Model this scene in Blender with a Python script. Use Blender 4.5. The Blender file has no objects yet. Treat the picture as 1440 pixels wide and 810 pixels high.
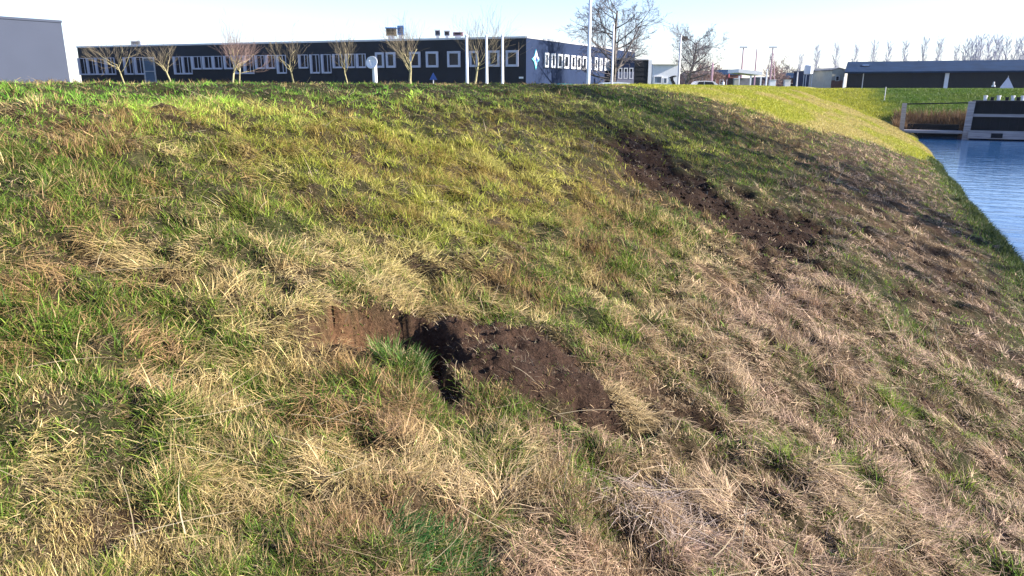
import bpy, math, random
import numpy as np

# ------------------------------------------------------------------ camera, sky, sun, exposure
F_PX = 1040.0
PITCH = math.atan(283 / 1040.0)
YAW = math.radians(25.3)
EYE = 1.6
SUN_AZ = math.radians(72)          # clockwise from +Y
SUN_EL = math.radians(25)
sc = bpy.context.scene
COL = sc.collection
cd = bpy.data.cameras.new("camera")
cam = bpy.data.objects.new("camera", cd)
COL.objects.link(cam)
cam.location = (0, 0, EYE)
cam.rotation_euler = (math.pi / 2 - PITCH, 0, YAW)
cd.sensor_width = 36
cd.lens = 36 * F_PX / 1440
cd.clip_start = 0.05
cd.clip_end = 9000
sc.camera = cam

world = bpy.data.worlds.new("World")
sc.world = world
world.use_nodes = True
wn = world.node_tree
for n in list(wn.nodes):
    wn.nodes.remove(n)
sky = wn.nodes.new("ShaderNodeTexSky")
sky.sky_type = 'NISHITA'
sky.sun_disc = False
sky.sun_elevation = SUN_EL
sky.sun_rotation = SUN_AZ
sky.altitude = 0
sky.air_density = 1.0
sky.dust_density = 0.2
sky.ozone_density = 2.0
bg = wn.nodes.new("ShaderNodeBackground")
bg.inputs[1].default_value = 0.10
wo = wn.nodes.new("ShaderNodeOutputWorld")
tint = wn.nodes.new("ShaderNodeMixRGB"); tint.blend_type = 'MULTIPLY'; tint.inputs[0].default_value = 1
tint.inputs[2].default_value = (.91, .90, 1.10, 1)
wn.links.new(sky.outputs[0], tint.inputs[1])
wn.links.new(tint.outputs[0], bg.inputs[0])
wn.links.new(bg.outputs[0], wo.inputs[0])

sd = bpy.data.lights.new("sun", 'SUN')
sd.energy = 5.0
sd.angle = math.radians(0.55)
sd.color = (1.0, 0.93, 0.82)
sun = bpy.data.objects.new("sun", sd)
COL.objects.link(sun)
sun.rotation_euler = (math.pi / 2 - SUN_EL, 0, math.pi - SUN_AZ)
sun.location = (30, 30, 40)

sc.view_settings.view_transform = 'Standard'
sc.view_settings.look = 'None'
sc.view_settings.gamma = 1
sc.view_settings.use_curve_mapping = False
sc.view_settings.exposure = 1.42
sc.render.engine = 'CYCLES'
sc.cycles.max_bounces = 6
sc.cycles.transparent_max_bounces = 6
sc.cycles.use_adaptive_sampling = True

# ------------------------------------------------------------------ helpers
FWD = (-math.sin(YAW), math.cos(YAW))
RGT = (math.cos(YAW), math.sin(YAW))
rng = np.random.default_rng(7)
random.seed(5)


def at(px, py, F):
    """where the sight line of a photo pixel is F metres ahead"""
    u = (px - 720) / F_PX
    v = (405 - py) / F_PX
    h = math.cos(PITCH) + v * math.sin(PITCH)
    w = -math.sin(PITCH) + v * math.cos(PITCH)
    return (FWD[0] * F + RGT[0] * F * u / h, FWD[1] * F + RGT[1] * F * u / h, EYE + F * w / h)


def tag(o, label=None, cat=None, group=None, kind=None):
    if label: o['label'] = label
    if cat: o['category'] = cat
    if group: o['group'] = group
    if kind: o['kind'] = kind
    return o


def empty(name, loc, label, cat, group=None):
    o = bpy.data.objects.new(name, None)
    COL.objects.link(o)
    o.empty_display_size = 0.3
    o.location = loc
    return tag(o, label, cat, group)


class MB:
    """collects polygons in world coordinates, builds ONE mesh object"""
    def __init__(s):
        s.v = []; s.f = []

    def poly(s, pts):
        k = len(s.v); s.v += [tuple(p) for p in pts]; s.f.append(tuple(range(k, k + len(pts))))
        return s

    def obox(s, o, ax, ay, az):
        """box from corner o along three edge vectors"""
        o = np.array(o, float); ax = np.array(ax, float); ay = np.array(ay, float); az = np.array(az, float)
        if np.dot(np.cross(ax, ay), az) < 0:
            ax, ay = ay, ax
        k = len(s.v)
        for q in (o, o + ax, o + ax + ay, o + ay, o + az, o + ax + az, o + ax + ay + az, o + ay + az):
            s.v.append(tuple(q))
        for f in ((0, 3, 2, 1), (4, 5, 6, 7), (0, 1, 5, 4), (1, 2, 6, 5), (2, 3, 7, 6), (3, 0, 4, 7)):
            s.f.append(tuple(k + i for i in f))
        return s

    def box(s, x0, x1, y0, y1, z0, z1):
        return s.obox((x0, y0, z0), (x1 - x0, 0, 0), (0, y1 - y0, 0), (0, 0, z1 - z0))

    def tube(s, pts, rad, n=6, cap=True):
        pts = [np.array(p, float) for p in pts]
        if not hasattr(rad, '__len__'): rad = [rad] * len(pts)
        k0 = len(s.v)
        for i, p in enumerate(pts):
            d = pts[min(i + 1, len(pts) - 1)] - pts[max(i - 1, 0)]
            d = d / (np.linalg.norm(d) + 1e-9)
            a = np.cross(d, (0.0, 0.0, 1.0) if abs(d[2]) < .9 else (1.0, 0.0, 0.0)); a /= np.linalg.norm(a)
            b = np.cross(d, a)
            for j in range(n):
                t = 2 * math.pi * j / n
                s.v.append(tuple(p + rad[i] * (math.cos(t) * a + math.sin(t) * b)))
        for i in range(len(pts) - 1):
            for j in range(n):
                a0 = k0 + i * n + j; a1 = k0 + i * n + (j + 1) % n
                s.f.append((a0, a1, a1 + n, a0 + n))
        if cap:
            s.f.append(tuple(k0 + j for j in range(n))[::-1])
            s.f.append(tuple(k0 + (len(pts) - 1) * n + j for j in range(n)))
        return s

    def ball(s, c, r, n=8, m=5, sz=1.0):
        c = np.array(c, float)
        pts = []; rad = []
        for i in range(m + 1):
            t = -math.pi / 2 + math.pi * (i + .02) / (m + .04)
            pts.append(c + np.array((0, 0, r * sz * math.sin(t)))); rad.append(r * math.cos(t))
        return s.tube(pts, rad, n)

    def build(s, name, mat, parent=None, smooth=False):
        me = bpy.data.meshes.new(name)
        vv = s.v
        if parent is not None:
            px, py, pz = parent['_w']
            vv = [(a - px, b - py, c - pz) for a, b, c in vv]
        me.from_pydata(vv, [], s.f)
        me.materials.append(mat)
        if smooth:
            me.polygons.foreach_set('use_smooth', [True] * len(me.polygons))
        me.update()
        o = bpy.data.objects.new(name, me)
        COL.objects.link(o)
        if parent is not None:
            o.parent = parent
            o['_w'] = parent['_w']
        return o


def thing(name, loc, label, cat, group=None):
    o = empty(name, loc, label, cat, group)
    o['_w'] = tuple(loc)
    return o


def copy_tree(o, parent=None):
    c = o.copy(); COL.objects.link(c)
    if parent: c.parent = parent
    for ch in list(o.children):
        copy_tree(ch, c)
    return c


# ------------------------------------------------------------------ materials
def mat(name, col, rough=.7, var=.15, scale=3.0, bump=0.0, metal=0.0, spec=.4, col2=None, vscale=None):
    m = bpy.data.materials.new(name); m.use_nodes = True
    nt = m.node_tree; p = nt.nodes['Principled BSDF']
    p.inputs['Roughness'].default_value = rough
    p.inputs['Metallic'].default_value = metal
    p.inputs['Specular IOR Level'].default_value = spec
    tc = nt.nodes.new('ShaderNodeNewGeometry')
    mp = nt.nodes.new('ShaderNodeMapping')
    if vscale: mp.inputs['Scale'].default_value = vscale
    nz = nt.nodes.new('ShaderNodeTexNoise'); nz.inputs['Scale'].default_value = scale
    nz.inputs['Detail'].default_value = 6
    nt.links.new(tc.outputs['Position'], mp.inputs[0]); nt.links.new(mp.outputs[0], nz.inputs['Vector'])
    rp = nt.nodes.new('ShaderNodeValToRGB')
    a = [max(0, c * (1 - var)) for c in col]; b = [min(1, c * (1 + var)) for c in (col2 or col)]
    rp.color_ramp.elements[0].position = .3; rp.color_ramp.elements[1].position = .7
    rp.color_ramp.elements[0].color = (*a, 1); rp.color_ramp.elements[1].color = (*b, 1)
    nt.links.new(nz.outputs[0], rp.inputs[0]); nt.links.new(rp.outputs[0], p.inputs['Base Color'])
    if bump:
        bp = nt.nodes.new('ShaderNodeBump'); bp.inputs['Strength'].default_value = bump
        bp.inputs['Distance'].default_value = .03
        nt.links.new(nz.outputs[0], bp.inputs['Height']); nt.links.new(bp.outputs[0], p.inputs['Normal'])
    return m


def vmat(name, attr='Col', rough=.75, trans=.35, spec=.25, bump=0, bscale=40, mul=None):
    """colour from a vertex attribute (the thing's own colour), part of it let through as a leaf does"""
    m = bpy.data.materials.new(name); m.use_nodes = True
    nt = m.node_tree; p = nt.nodes['Principled BSDF']
    p.inputs['Roughness'].default_value = rough
    p.inputs['Specular IOR Level'].default_value = spec
    a = nt.nodes.new('ShaderNodeAttribute'); a.attribute_name = attr
    nt.links.new(a.outputs['Color'], p.inputs['Base Color'])
    if trans:
        t = nt.nodes.new('ShaderNodeBsdfTranslucent'); mx = nt.nodes.new('ShaderNodeMixShader')
        mx.inputs[0].default_value = trans
        nt.links.new(a.outputs['Color'], t.inputs[0])
        nt.links.new(p.outputs[0], mx.inputs[1]); nt.links.new(t.outputs[0], mx.inputs[2])
        nt.links.new(mx.outputs[0], nt.nodes['Material Output'].inputs[0])
    if bump:
        tc = nt.nodes.new('ShaderNodeNewGeometry')
        nz = nt.nodes.new('ShaderNodeTexNoise'); nz.inputs['Scale'].default_value = bscale; nz.inputs['Detail'].default_value = 8
        nz.inputs['Roughness'].default_value = .7
        nt.links.new(tc.outputs['Position'], nz.inputs['Vector'])
        bp = nt.nodes.new('ShaderNodeBump'); bp.inputs['Strength'].default_value = bump; bp.inputs['Distance'].default_value = .03
        nt.links.new(nz.outputs[0], bp.inputs['Height']); nt.links.new(bp.outputs[0], p.inputs['Normal'])
        # crumbs lighter and darker than the mean
        rp = nt.nodes.new('ShaderNodeValToRGB')
        rp.color_ramp.elements[0].position = .35; rp.color_ramp.elements[1].position = .68
        rp.color_ramp.elements[0].color = (.6, .6, .6, 1); rp.color_ramp.elements[1].color = (1.5, 1.45, 1.4, 1)
        mm = nt.nodes.new('ShaderNodeMixRGB'); mm.blend_type = 'MULTIPLY'; mm.inputs[0].default_value = 1
        nt.links.new(nz.outputs[0], rp.inputs[0]); nt.links.new(a.outputs['Color'], mm.inputs[1]); nt.links.new(rp.outputs[0], mm.inputs[2])
        nt.links.new(mm.outputs[0], p.inputs['Base Color'])
    return m


M = dict(
    cladding=mat('black_cladding', (.007, .009, .018), .5, .25, 1.2, spec=.3, vscale=(1, 1, .2)),
    sidewall=mat('sunlit_blue_grey_cladding', (.018, .030, .070), .8, .12, .8, spec=.1, vscale=(1, 1, .2)),  # on the office, black cladding with sunlight put in; on sheds their own blue-grey
    greyclad=mat('grey_cladding', (.062, .072, .105), .8, .05, .4, spec=.1),
    white=mat('white_paint', (.78, .78, .8), .5, .04, 4),
    frame=mat('shaded_white_frame', (.50, .50, .60), .5, .05, 3),  # white frames of the office front, lavender shade put into the colour
    offwhite=mat('off_white_paint', (.62, .60, .62), .6, .08, 3),
    glass=mat('window_glass', (.008, .011, .022), .15, .4, .6, spec=.25),
    glassblue=mat('door_glass', (.10, .16, .24), .1, .3, .8, spec=.6),
    flatroof=mat('flat_roof', (.18, .18, .19), .8),
    dark=mat('dark_paint', (.006, .007, .012), .75, .2, 3),
    steel=mat('weathered_steel', (.008, .008, .011), .8, .5, 2.5, bump=.3),
    bluesteel=mat('blue_grey_roof', (.012, .032, .075), .9, .25, .5, spec=.1, vscale=(1, 1, 1)),
    plank=mat('weathered_plank', (.34, .31, .31), .8, .3, 4, vscale=(.3, 3, 3), bump=.3),
    bark=mat('bark', (.36, .31, .16), .9, .35, 6, bump=.4),
    barkgrey=mat('grey_bark', (.13, .11, .10), .9, .35, 5, bump=.4),
    twig=mat('twigs', (.25, .20, .13), .9, .3, 3),
    twigpink=mat('pale_twigs', (.30, .20, .17), .9, .3, 3),
    twigblue=mat('grey_twigs', (.15, .13, .14), .9, .3, 3),
    twigfar=mat('hazed_far_twigs', (.30, .30, .40), .95, .2, 1),  # distance haze put into this pale bluish twig colour
    brick=mat('red_brick', (.26, .11, .08), .85, .2, 3),
    brown=mat('brown_panel', (.20, .15, .10), .8, .25, 4),
    beige=mat('beige_render', (.42, .41, .34), .8, .1, 2),
    red=mat('red_paint', (.45, .10, .11), .6, .15, 3),
    pink=mat('faded_red_steel', (.42, .26, .32), .7, .15, 3),
    blue=mat('blue_paint', (.03, .16, .42), .5, .15, 3),
    cyan=mat('turquoise_paint', (.04, .42, .50), .35, .1, 3),
    emblemcyan=mat('emblem_cyan', (.16, .60, .74), .4, .05, 3),
    emblemdeep=mat('emblem_deep_blue', (.015, .05, .22), .4, .05, 3),
    orange=mat('grey_tile', (.20, .20, .25), .8, .2, 2),
    metal=mat('galvanised_metal', (.55, .55, .58), .4, .1, 3, metal=.3),
    rubber=mat('rubber', (.02, .02, .02), .8, .1),
    evergreen=mat('ivy_leaves', (.035, .07, .02), .6, .4, 2),
)

# ------------------------------------------------------------------ noise
def _hash(ix, iy, seed):
    h = (ix.astype(np.int64) * 374761393 + iy.astype(np.int64) * 668265263 + seed * 1442695041) & 0x7fffffff
    h = ((h ^ (h >> 13)) * 1274126177) & 0x7fffffff
    return ((h ^ (h >> 16)) & 0xffff) / 65535.0


def vnoise(x, y, seed=0):
    ix = np.floor(x); iy = np.floor(y)
    fx = x - ix; fy = y - iy
    fx = fx * fx * fx * (fx * (fx * 6 - 15) + 10); fy = fy * fy * fy * (fy * (fy * 6 - 15) + 10)
    a = _hash(ix, iy, seed); b = _hash(ix + 1, iy, seed); c = _hash(ix, iy + 1, seed); d = _hash(ix + 1, iy + 1, seed)
    return (a + (b - a) * fx) * (1 - fy) + (c + (d - c) * fx) * fy      # 0..1


def fbm(x, y, sc_, seed=0, oct_=4, gain=.5):
    x = np.asarray(x, float) / sc_; y = np.asarray(y, float) / sc_
    c, s_ = math.cos(.6), math.sin(.6)
    r = 0; a = 1; t = 0
    for o in range(oct_):
        r = r + a * vnoise(x, y, seed + o * 17); t += a; a *= gain
        x, y = (c * x - s_ * y) * 2.03 + 3.1, (s_ * x + c * y) * 2.03 - 1.7
    return r / t


def ss(e0, e1, x):
    t = np.clip((x - e0) / (e1 - e0), 0, 1)
    return t * t * (3 - 2 * t)


# ------------------------------------------------------------------ the dike: shape
PX_ = [-400, -14, -11, -8.2, -6.6, -5.6, -4.7, -3.4, 0, 1.4, 2.35, 2.9, 5.0, 15.0, 18.5, 22, 400]
PZ_ = [1.0, 1.0, 1.05, 1.58, 1.62, 1.61, 1.50, 1.20, 0, -.60, -.97, -1.7, -2.0, -2.0, -.6, 1.0, 1.0]
WATER_Z = -1.0


def prof(x):
    s_ = 0
    for d in (-.25, -.12, 0, .12, .25):
        s_ = s_ + np.interp(x + d, PX_, PZ_)
    return s_ / 5


def caps(x, y, pts):
    """distance to a chain of segments given as (x, y, radius), minus radius"""
    best = np.full(np.shape(x), 1e9)
    for (x0, y0, r0), (x1, y1, r1) in zip(pts[:-1], pts[1:]):
        dx, dy = x1 - x0, y1 - y0
        t = np.clip(((x - x0) * dx + (y - y0) * dy) / (dx * dx + dy * dy + 1e-9), 0, 1)
        d = np.hypot(x - x0 - t * dx, y - y0 - t * dy) - (r0 + (r1 - r0) * t)
        best = np.minimum(best, d)
    return best


HOLE = [(-1.87, 2.17, .06), (-1.79, 2.33, .12), (-1.70, 2.54, .13), (-1.50, 2.42, .04), (-1.34, 2.30, .045)]
PATCH = [(-1.52, 2.66, .24), (-1.22, 2.74, .29), (-.95, 2.74, .17)]
HOLE2 = [(-1.02, 2.52, .03), (-.86, 2.60, .06)]
HOLE3 = [(-.78, 2.66, .06), (-.66, 2.78, .04)]
HOLE4 = [(-.62, 3.02, .06), (-.45, 3.10, .05)]
SLIP = [(-2.95, 9.9, .26), (-2.40, 8.9, .50), (-1.95, 7.7, .60), (-1.35, 7.35, .54), (-.85, 7.0, .52), (-.70, 7.6, .48), (-.66, 8.6, .32)]
SLIP2 = [(-2.2, 7.1, .16), (-1.95, 7.6, .18)]
SLIP3 = [(-1.35, 8.9, .13), (-1.05, 8.6, .15), (-.6, 8.2, .10)]
SLIP4 = [(.05, 9.7, .05), (.25, 9.2, .06), (-.05, 9.9, .04)]
SLIP5 = [(-.75, 6.4, .10), (-.55, 5.7, .06)]


def soil_dist(x, y):
    w = .28 * (fbm(x, y, .2, 91, 5, .6) - .5)
    d = np.minimum(caps(x, y, HOLE), caps(x, y, PATCH)) + w
    for h in (HOLE2, HOLE3, HOLE4):
        d = np.minimum(d, caps(x, y, h) + w * .7)
    w2 = 1.35 * (fbm(x, y, .42, 33, 5, .7) - .5)
    for h in (SLIP, SLIP2, SLIP3, SLIP4, SLIP5):
        d = np.minimum(d, caps(x, y, h) + w2)
    # small openings of bare earth, more of them low on the slope
    k = ss(-.9, .6, x) * (1 - ss(24, 28, y)) * (x < 2.3)
    d = np.minimum(d, (.80 - .09 * k + .10 * ss(-.4, -1.4, x) - fbm(x, y, .24, 61, 4, .6)) * .5)
    return d


def height(x, y, fine=True):
    x = np.asarray(x, float); y = np.asarray(y, float)
    wob = (fbm(x, y, 3.2, 5, 3) - .5) * .30 * (np.abs(x - 2.3) < 3) * ss(2.3, .3, abs(x - 2.3) * 1.0)
    z = prof(x + wob)
    k = ss(75, 110, y) * (x < 3)
    z = z * (1 - k) + 1.0 * k
    cb = np.interp(y + (fbm(x, y, 2.5, 8, 3) - .5) * 1.0, [-400, 46.4, 47.2, 48.2, 56, 62, 75, 90, 9000],
                   [-9, -1.6, -.45, .0, 1.38, 1.42, 1.0, 1.0, 1.0])
    cb = np.where(x > -7.5, cb, -9)
    z = np.maximum(z, cb)
    z = np.where((y < -60) | (y > 400) | (x < -60), 1.0 * ss(-60, -70, y) + z * (1 - ss(-60, -70, y)), z)
    if fine:
        near = (1 - ss(26, 34, y)) * ss(-7, -5, x) * ss(2.6, 1.9, x)
        lo = 1 - ss(18, 24, y)
        z = z + near * (.05 + .10 * lo) * (fbm(x, y, .6, 3, 3) - .5)
        z = z + near * (.03 + .08 * lo) * (fbm(x, y, .13, 13, 3) - .5)
        w = .24 * (fbm(x, y, .2, 91, 5, .6) - .5)
        d = np.minimum(caps(x, y, HOLE), caps(x, y, HOLE2)) + w
        z = z - (.09 + .33 * ss(-1.45, -1.65, x)) * ss(.02, -.06, d)
        z = z + .05 * ss(.0, -.16, caps(x, y, PATCH)) * ss(0, .08, d)
        d = np.minimum(caps(x, y, HOLE3), caps(x, y, HOLE4)) + w * .6
        z = z - .13 * ss(.03, -.06, d)
        w2 = 1.35 * (fbm(x, y, .42, 33, 5, .7) - .5)
        d = np.minimum(np.minimum(caps(x, y, SLIP), caps(x, y, SLIP2)), np.minimum(caps(x, y, SLIP3), caps(x, y, SLIP4))) + w2
        z = z - .06 * ss(.06, -.12, d)
        sd_ = soil_dist(x, y)
        z = z + ss(.05, -.05, sd_) * near * .045 * (fbm(x, y, .045, 47, 4) - .5)
    return z


YB_X = [-9, -4.83, -2.07, 0, 1.84, 6]
YB_Y = [19.0, 19.4, 20.8, 25.0, 28.6, 33]


def mown_mask(x, y):
    yb = np.interp(x, YB_X, YB_Y)
    return ss(-.6, .9, y - yb + (fbm(x, y, .9, 71, 3) - .5) * 1.6) * (x < 3)


# (x, y, radius x, radius y, amount) : where the sward is greener (+) or bleached straw (-)
GREEN = [(-3.6, 2.9, .6, .8, .25), (-3.2, 2.2, .5, .4, .5), (-1.5, 4.9, .22, .3, .55), (-2.6, 10.7, .7, 1.8, .8), (-1.5, 11.0, .7, 1.8, .75),
         (-4.0, 14, .9, 4.0, .9), (-3.3, 12, .6, 2.0, .5), (-1.48, 2.29, .14, .10, .9), (.36, 7.6, .3, .5, .7), (.45, 6.66, .22, .3, .8),
         (.31, 4.42, .12, .14, .9), (-.95, 1.55, .22, .15, .75), (.07, 16.6, .35, 1.2, .8), (1.95, 16, .35, 9, .8), (1.9, 9, .35, 5, .4),
         (-.18, 3.12, .16, .15, .5), (-2.0, 1.2, .5, .35, .5), (-2.3, 1.9, .3, .35, .3), (-1.7, 1.5, .25, .25, .35), (-2.6, 2.9, .4, .4, .3),
         (-2.5, 4.0, .4, .5, .15), (-5.2, 5, .5, 14, .8), (-3.0, 3.4, .4, .6, .25), (.9, 5.0, .4, .4, .35), (1.2, 7.5, .3, .6, .4),
         (-1.9, 3.6, .25, .25, .35), (-3.6, 5.2, .4, .8, .3)]
STRAW = [(-3.95, 2.9, .35, .35, .6), (-2.66, 2.05, .28, .25, .55), (-2.02, 2.97, .35, .35, .6), (-1.99, 2.15, .35, .25, .5), (-1.27, 1.62, .35, .20, .95),
         (-.46, 2.25, .35, .35, .9), (-.83, 2.78, .12, .10, .8), (-.4, 5.2, .65, 1.1, .95), (-.2, 16.5, .7, 5.5, .7), (1.1, 10, .6, 3.0, .65),
         (-.5, 3.9, .4, .7, .6), (-2.4, 6.0, .6, 1.6, .35), (.6, 12, .6, 4, .6), (-3.0, 4.6, .5, 1.2, .15), (-.9, 2.05, .3, .2, .6),
         (-2.0, 17, 1.0, 2.5, .6), (.3, 2.6, .4, .4, .55), (-1.6, 1.05, .3, .3, .4), (-.6, 10, .5, 1.5, .5), (.3, 3.6, .5, .5, .4)]


def greenness(x, y):
    """0 dead straw .. 1 fresh green"""
    wx = x + .30 * (fbm(x, y, .5, 101, 3) - .5) * 2; wy = y + .5 * (fbm(x, y, .6, 111, 3) - .5) * 2
    g = .54 + 1.3 * (fbm(x, y, .30, 121, 4, .65) - .5) + 1.5 * (fbm(x, y, .09, 141, 3, .6) - .5)
    for cx, cy, rx, ry, a in GREEN:
        g = g + .7 * a * np.exp(-((wx - cx) / rx) ** 2 - ((wy - cy) / ry) ** 2)
    for cx, cy, rx, ry, a in STRAW:
        g = g - .62 * a * np.exp(-((wx - cx) / rx) ** 2 - ((wy - cy) / ry) ** 2)
    g = g - .06 * ss(-.9, .4, x) * (y < 26)
    return np.clip(g, 0, 1)


def yellowness(x, y):
    """how yellow the living grass is: the middle of the upper slope"""
    a = ss(-4.9, -4.2, x) * ss(-1.6, -2.3, x) * ss(2.6, 4.0, y) * ss(12, 9, y)
    return np.clip(a + .3 * (fbm(x, y, .7, 131, 3) - .3), 0, 1)

# ------------------------------------------------------------------ ground sheet
def lerp(a, b, t):
    a = np.asarray(a, float); b = np.asarray(b, float)
    t = np.asarray(t, float)[..., None]
    return a * (1 - t) + b * t


def np_mesh(name, verts, faces_flat, loop_tot, material, colors=None, smooth=True):
    me = bpy.data.meshes.new(name)
    me.vertices.add(len(verts)); me.vertices.foreach_set('co', np.ascontiguousarray(verts, dtype=np.float32).ravel())
    me.loops.add(len(faces_flat)); me.loops.foreach_set('vertex_index', np.ascontiguousarray(faces_flat, dtype=np.int32))
    ls = np.concatenate([[0], np.cumsum(loop_tot)[:-1]]).astype(np.int32)
    me.polygons.add(len(loop_tot)); me.polygons.foreach_set('loop_start', ls)
    me.polygons.foreach_set('loop_total', np.asarray(loop_tot, dtype=np.int32))
    me.polygons.foreach_set('use_smooth', np.full(len(loop_tot), smooth))
    me.update(calc_edges=True)
    if colors is not None:
        ca = me.color_attributes.new('Col', 'FLOAT_COLOR', 'POINT')
        c4 = np.ones((len(verts), 4), np.float32); c4[:, :3] = colors
        ca.data.foreach_set('color', c4.ravel())
    me.materials.append(material)
    o = bpy.data.objects.new(name, me); COL.objects.link(o)
    return o


SOIL = (.040, .026, .020)
SOIL_RED = (.20, .105, .055)


def ground_color(x, y, z):
    g = greenness(x, y)
    thatch = lerp((.070, .046, .028), (.042, .046, .018), g)
    n = fbm(x, y, .12, 201, 4)
    thatch = thatch * (.6 + .8 * n)[..., None]
    mm = mown_mask(x, y)
    mg = lerp((.26, .28, .04), (.32, .27, .11), ss(.45, .65, fbm(x, y * .35, 1.2, 77, 4)))
    c = lerp(thatch, mg, mm)
    # crest and everything behind it: ordinary pasture
    far = np.clip(ss(30, 45, np.hypot(x, y)) * (x < -6) + ss(-8, -9, x), 0, 1)
    c = lerp(c, lerp((.055, .085, .02), (.08, .10, .03), fbm(x, y, 6, 78, 4)), far)
    cb = ss(46.5, 48.6, y) * ss(-3.5, 0, x) * (y < 80)
    c = lerp(c, lerp((.06, .12, .015), (.10, .15, .03), fbm(x, y, 1.5, 79, 4)), cb)
    c = lerp(c, mg, ss(46.5, 48, y) * (y < 72) * (x > -6) * ss(-1.2, 1.0, 1.0 - .16 * (y - 47.5) - x + 1.6 * (fbm(x, y, .8, 421, 3) - .5)))
    c = lerp(c, (.11, .07, .04), ss(45, 46.5, y) * ss(49.0, 47.8, y) * (x > 1.2))
    sd_ = soil_dist(x, y)
    s_ = ss(.05, -.03, sd_) * (1 - mm) * (1 - far)
    so = lerp(SOIL, SOIL_RED, np.clip(.25 * fbm(x, y, .3, 207, 4) + .9 * np.exp(-((x + 1.84) / .13) ** 2 - ((y - 2.36) / .2) ** 2), 0, 1))
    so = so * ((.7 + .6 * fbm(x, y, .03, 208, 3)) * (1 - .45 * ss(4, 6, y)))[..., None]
    c = lerp(c, so, s_)
    return c


def make_ground():
    r1 = .45 * np.exp(np.arange(0, 430) * .0082)            # .45 .. 15 m
    r2 = r1[-1] * np.exp(np.arange(1, 130) * .0125)         # .. 76 m
    r3 = r2[-1] * np.exp(np.arange(1, 29) * .1)             # .. 1.2 km
    R_ = np.concatenate([r1, r2, r3])
    a1 = np.radians(np.arange(-80, 30, .27))                # seen from above, clockwise from +Y
    a2 = np.radians(np.linspace(30, 280, 110)[:-1])
    A_ = np.concatenate([a1, a2])
    nr, na = len(R_), len(A_)
    rr, aa = np.meshgrid(R_, A_, indexing='ij')
    x = (rr * np.sin(aa)).ravel(); y = (rr * np.cos(aa)).ravel()
    x = np.append(x, 0.0); y = np.append(y, 0.0)
    z = height(x, y)
    i = np.arange(nr - 1)[:, None] * na; j = np.arange(na)[None]; j2 = (j + 1) % na
    q = np.stack([i + j, i + j2, i + na + j2, i + na + j], -1).reshape(-1, 4)[:, ::-1]
    tri = np.stack([np.arange(na), (np.arange(na) + 1) % na, np.full(na, nr * na)], -1)
    flat = np.concatenate([q.ravel(), tri.ravel()])
    tot = np.concatenate([np.full(len(q), 4), np.full(na, 3)])
    c = ground_color(x, y, z)
    o = np_mesh('ground', np.stack([x, y, z], -1), flat, tot, vmat('earth', rough=.95, trans=0, spec=.1, bump=.9, bscale=55), c)
    tag(o, kind='structure')


make_ground()

# water
wm = bpy.data.materials.new('water'); wm.use_nodes = True
nt = wm.node_tree; p = nt.nodes['Principled BSDF']
p.inputs['Base Color'].default_value = (.015, .075, .20, 1)
p.inputs['Roughness'].default_value = .06
p.inputs['IOR'].default_value = 1.333
p.inputs['Specular IOR Level'].default_value = .5
g = nt.nodes.new('ShaderNodeNewGeometry'); mp = nt.nodes.new('ShaderNodeMapping')
mp.inputs['Rotation'].default_value = (0, 0, .3)
mp.inputs['Scale'].default_value = (.7, 2.2, 1)
n1 = nt.nodes.new('ShaderNodeTexNoise'); n1.inputs['Scale'].default_value = 1.1; n1.inputs['Detail'].default_value = 5
n1.inputs['Roughness'].default_value = .55; n1.inputs['Distortion'].default_value = .4
bp = nt.nodes.new('ShaderNodeBump'); bp.inputs['Strength'].default_value = .28; bp.inputs['Distance'].default_value = .07
nt.links.new(g.outputs['Position'], mp.inputs[0]); nt.links.new(mp.outputs[0], n1.inputs['Vector'])
nt.links.new(n1.outputs[0], bp.inputs['Height']); nt.links.new(bp.outputs[0], p.inputs['Normal'])
wb = MB(); wb.poly([(.5, -70, WATER_Z), (20.5, -70, WATER_Z), (20.5, 60, WATER_Z), (.5, 60, WATER_Z)])
tag(wb.build('water', wm), kind='structure')


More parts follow.
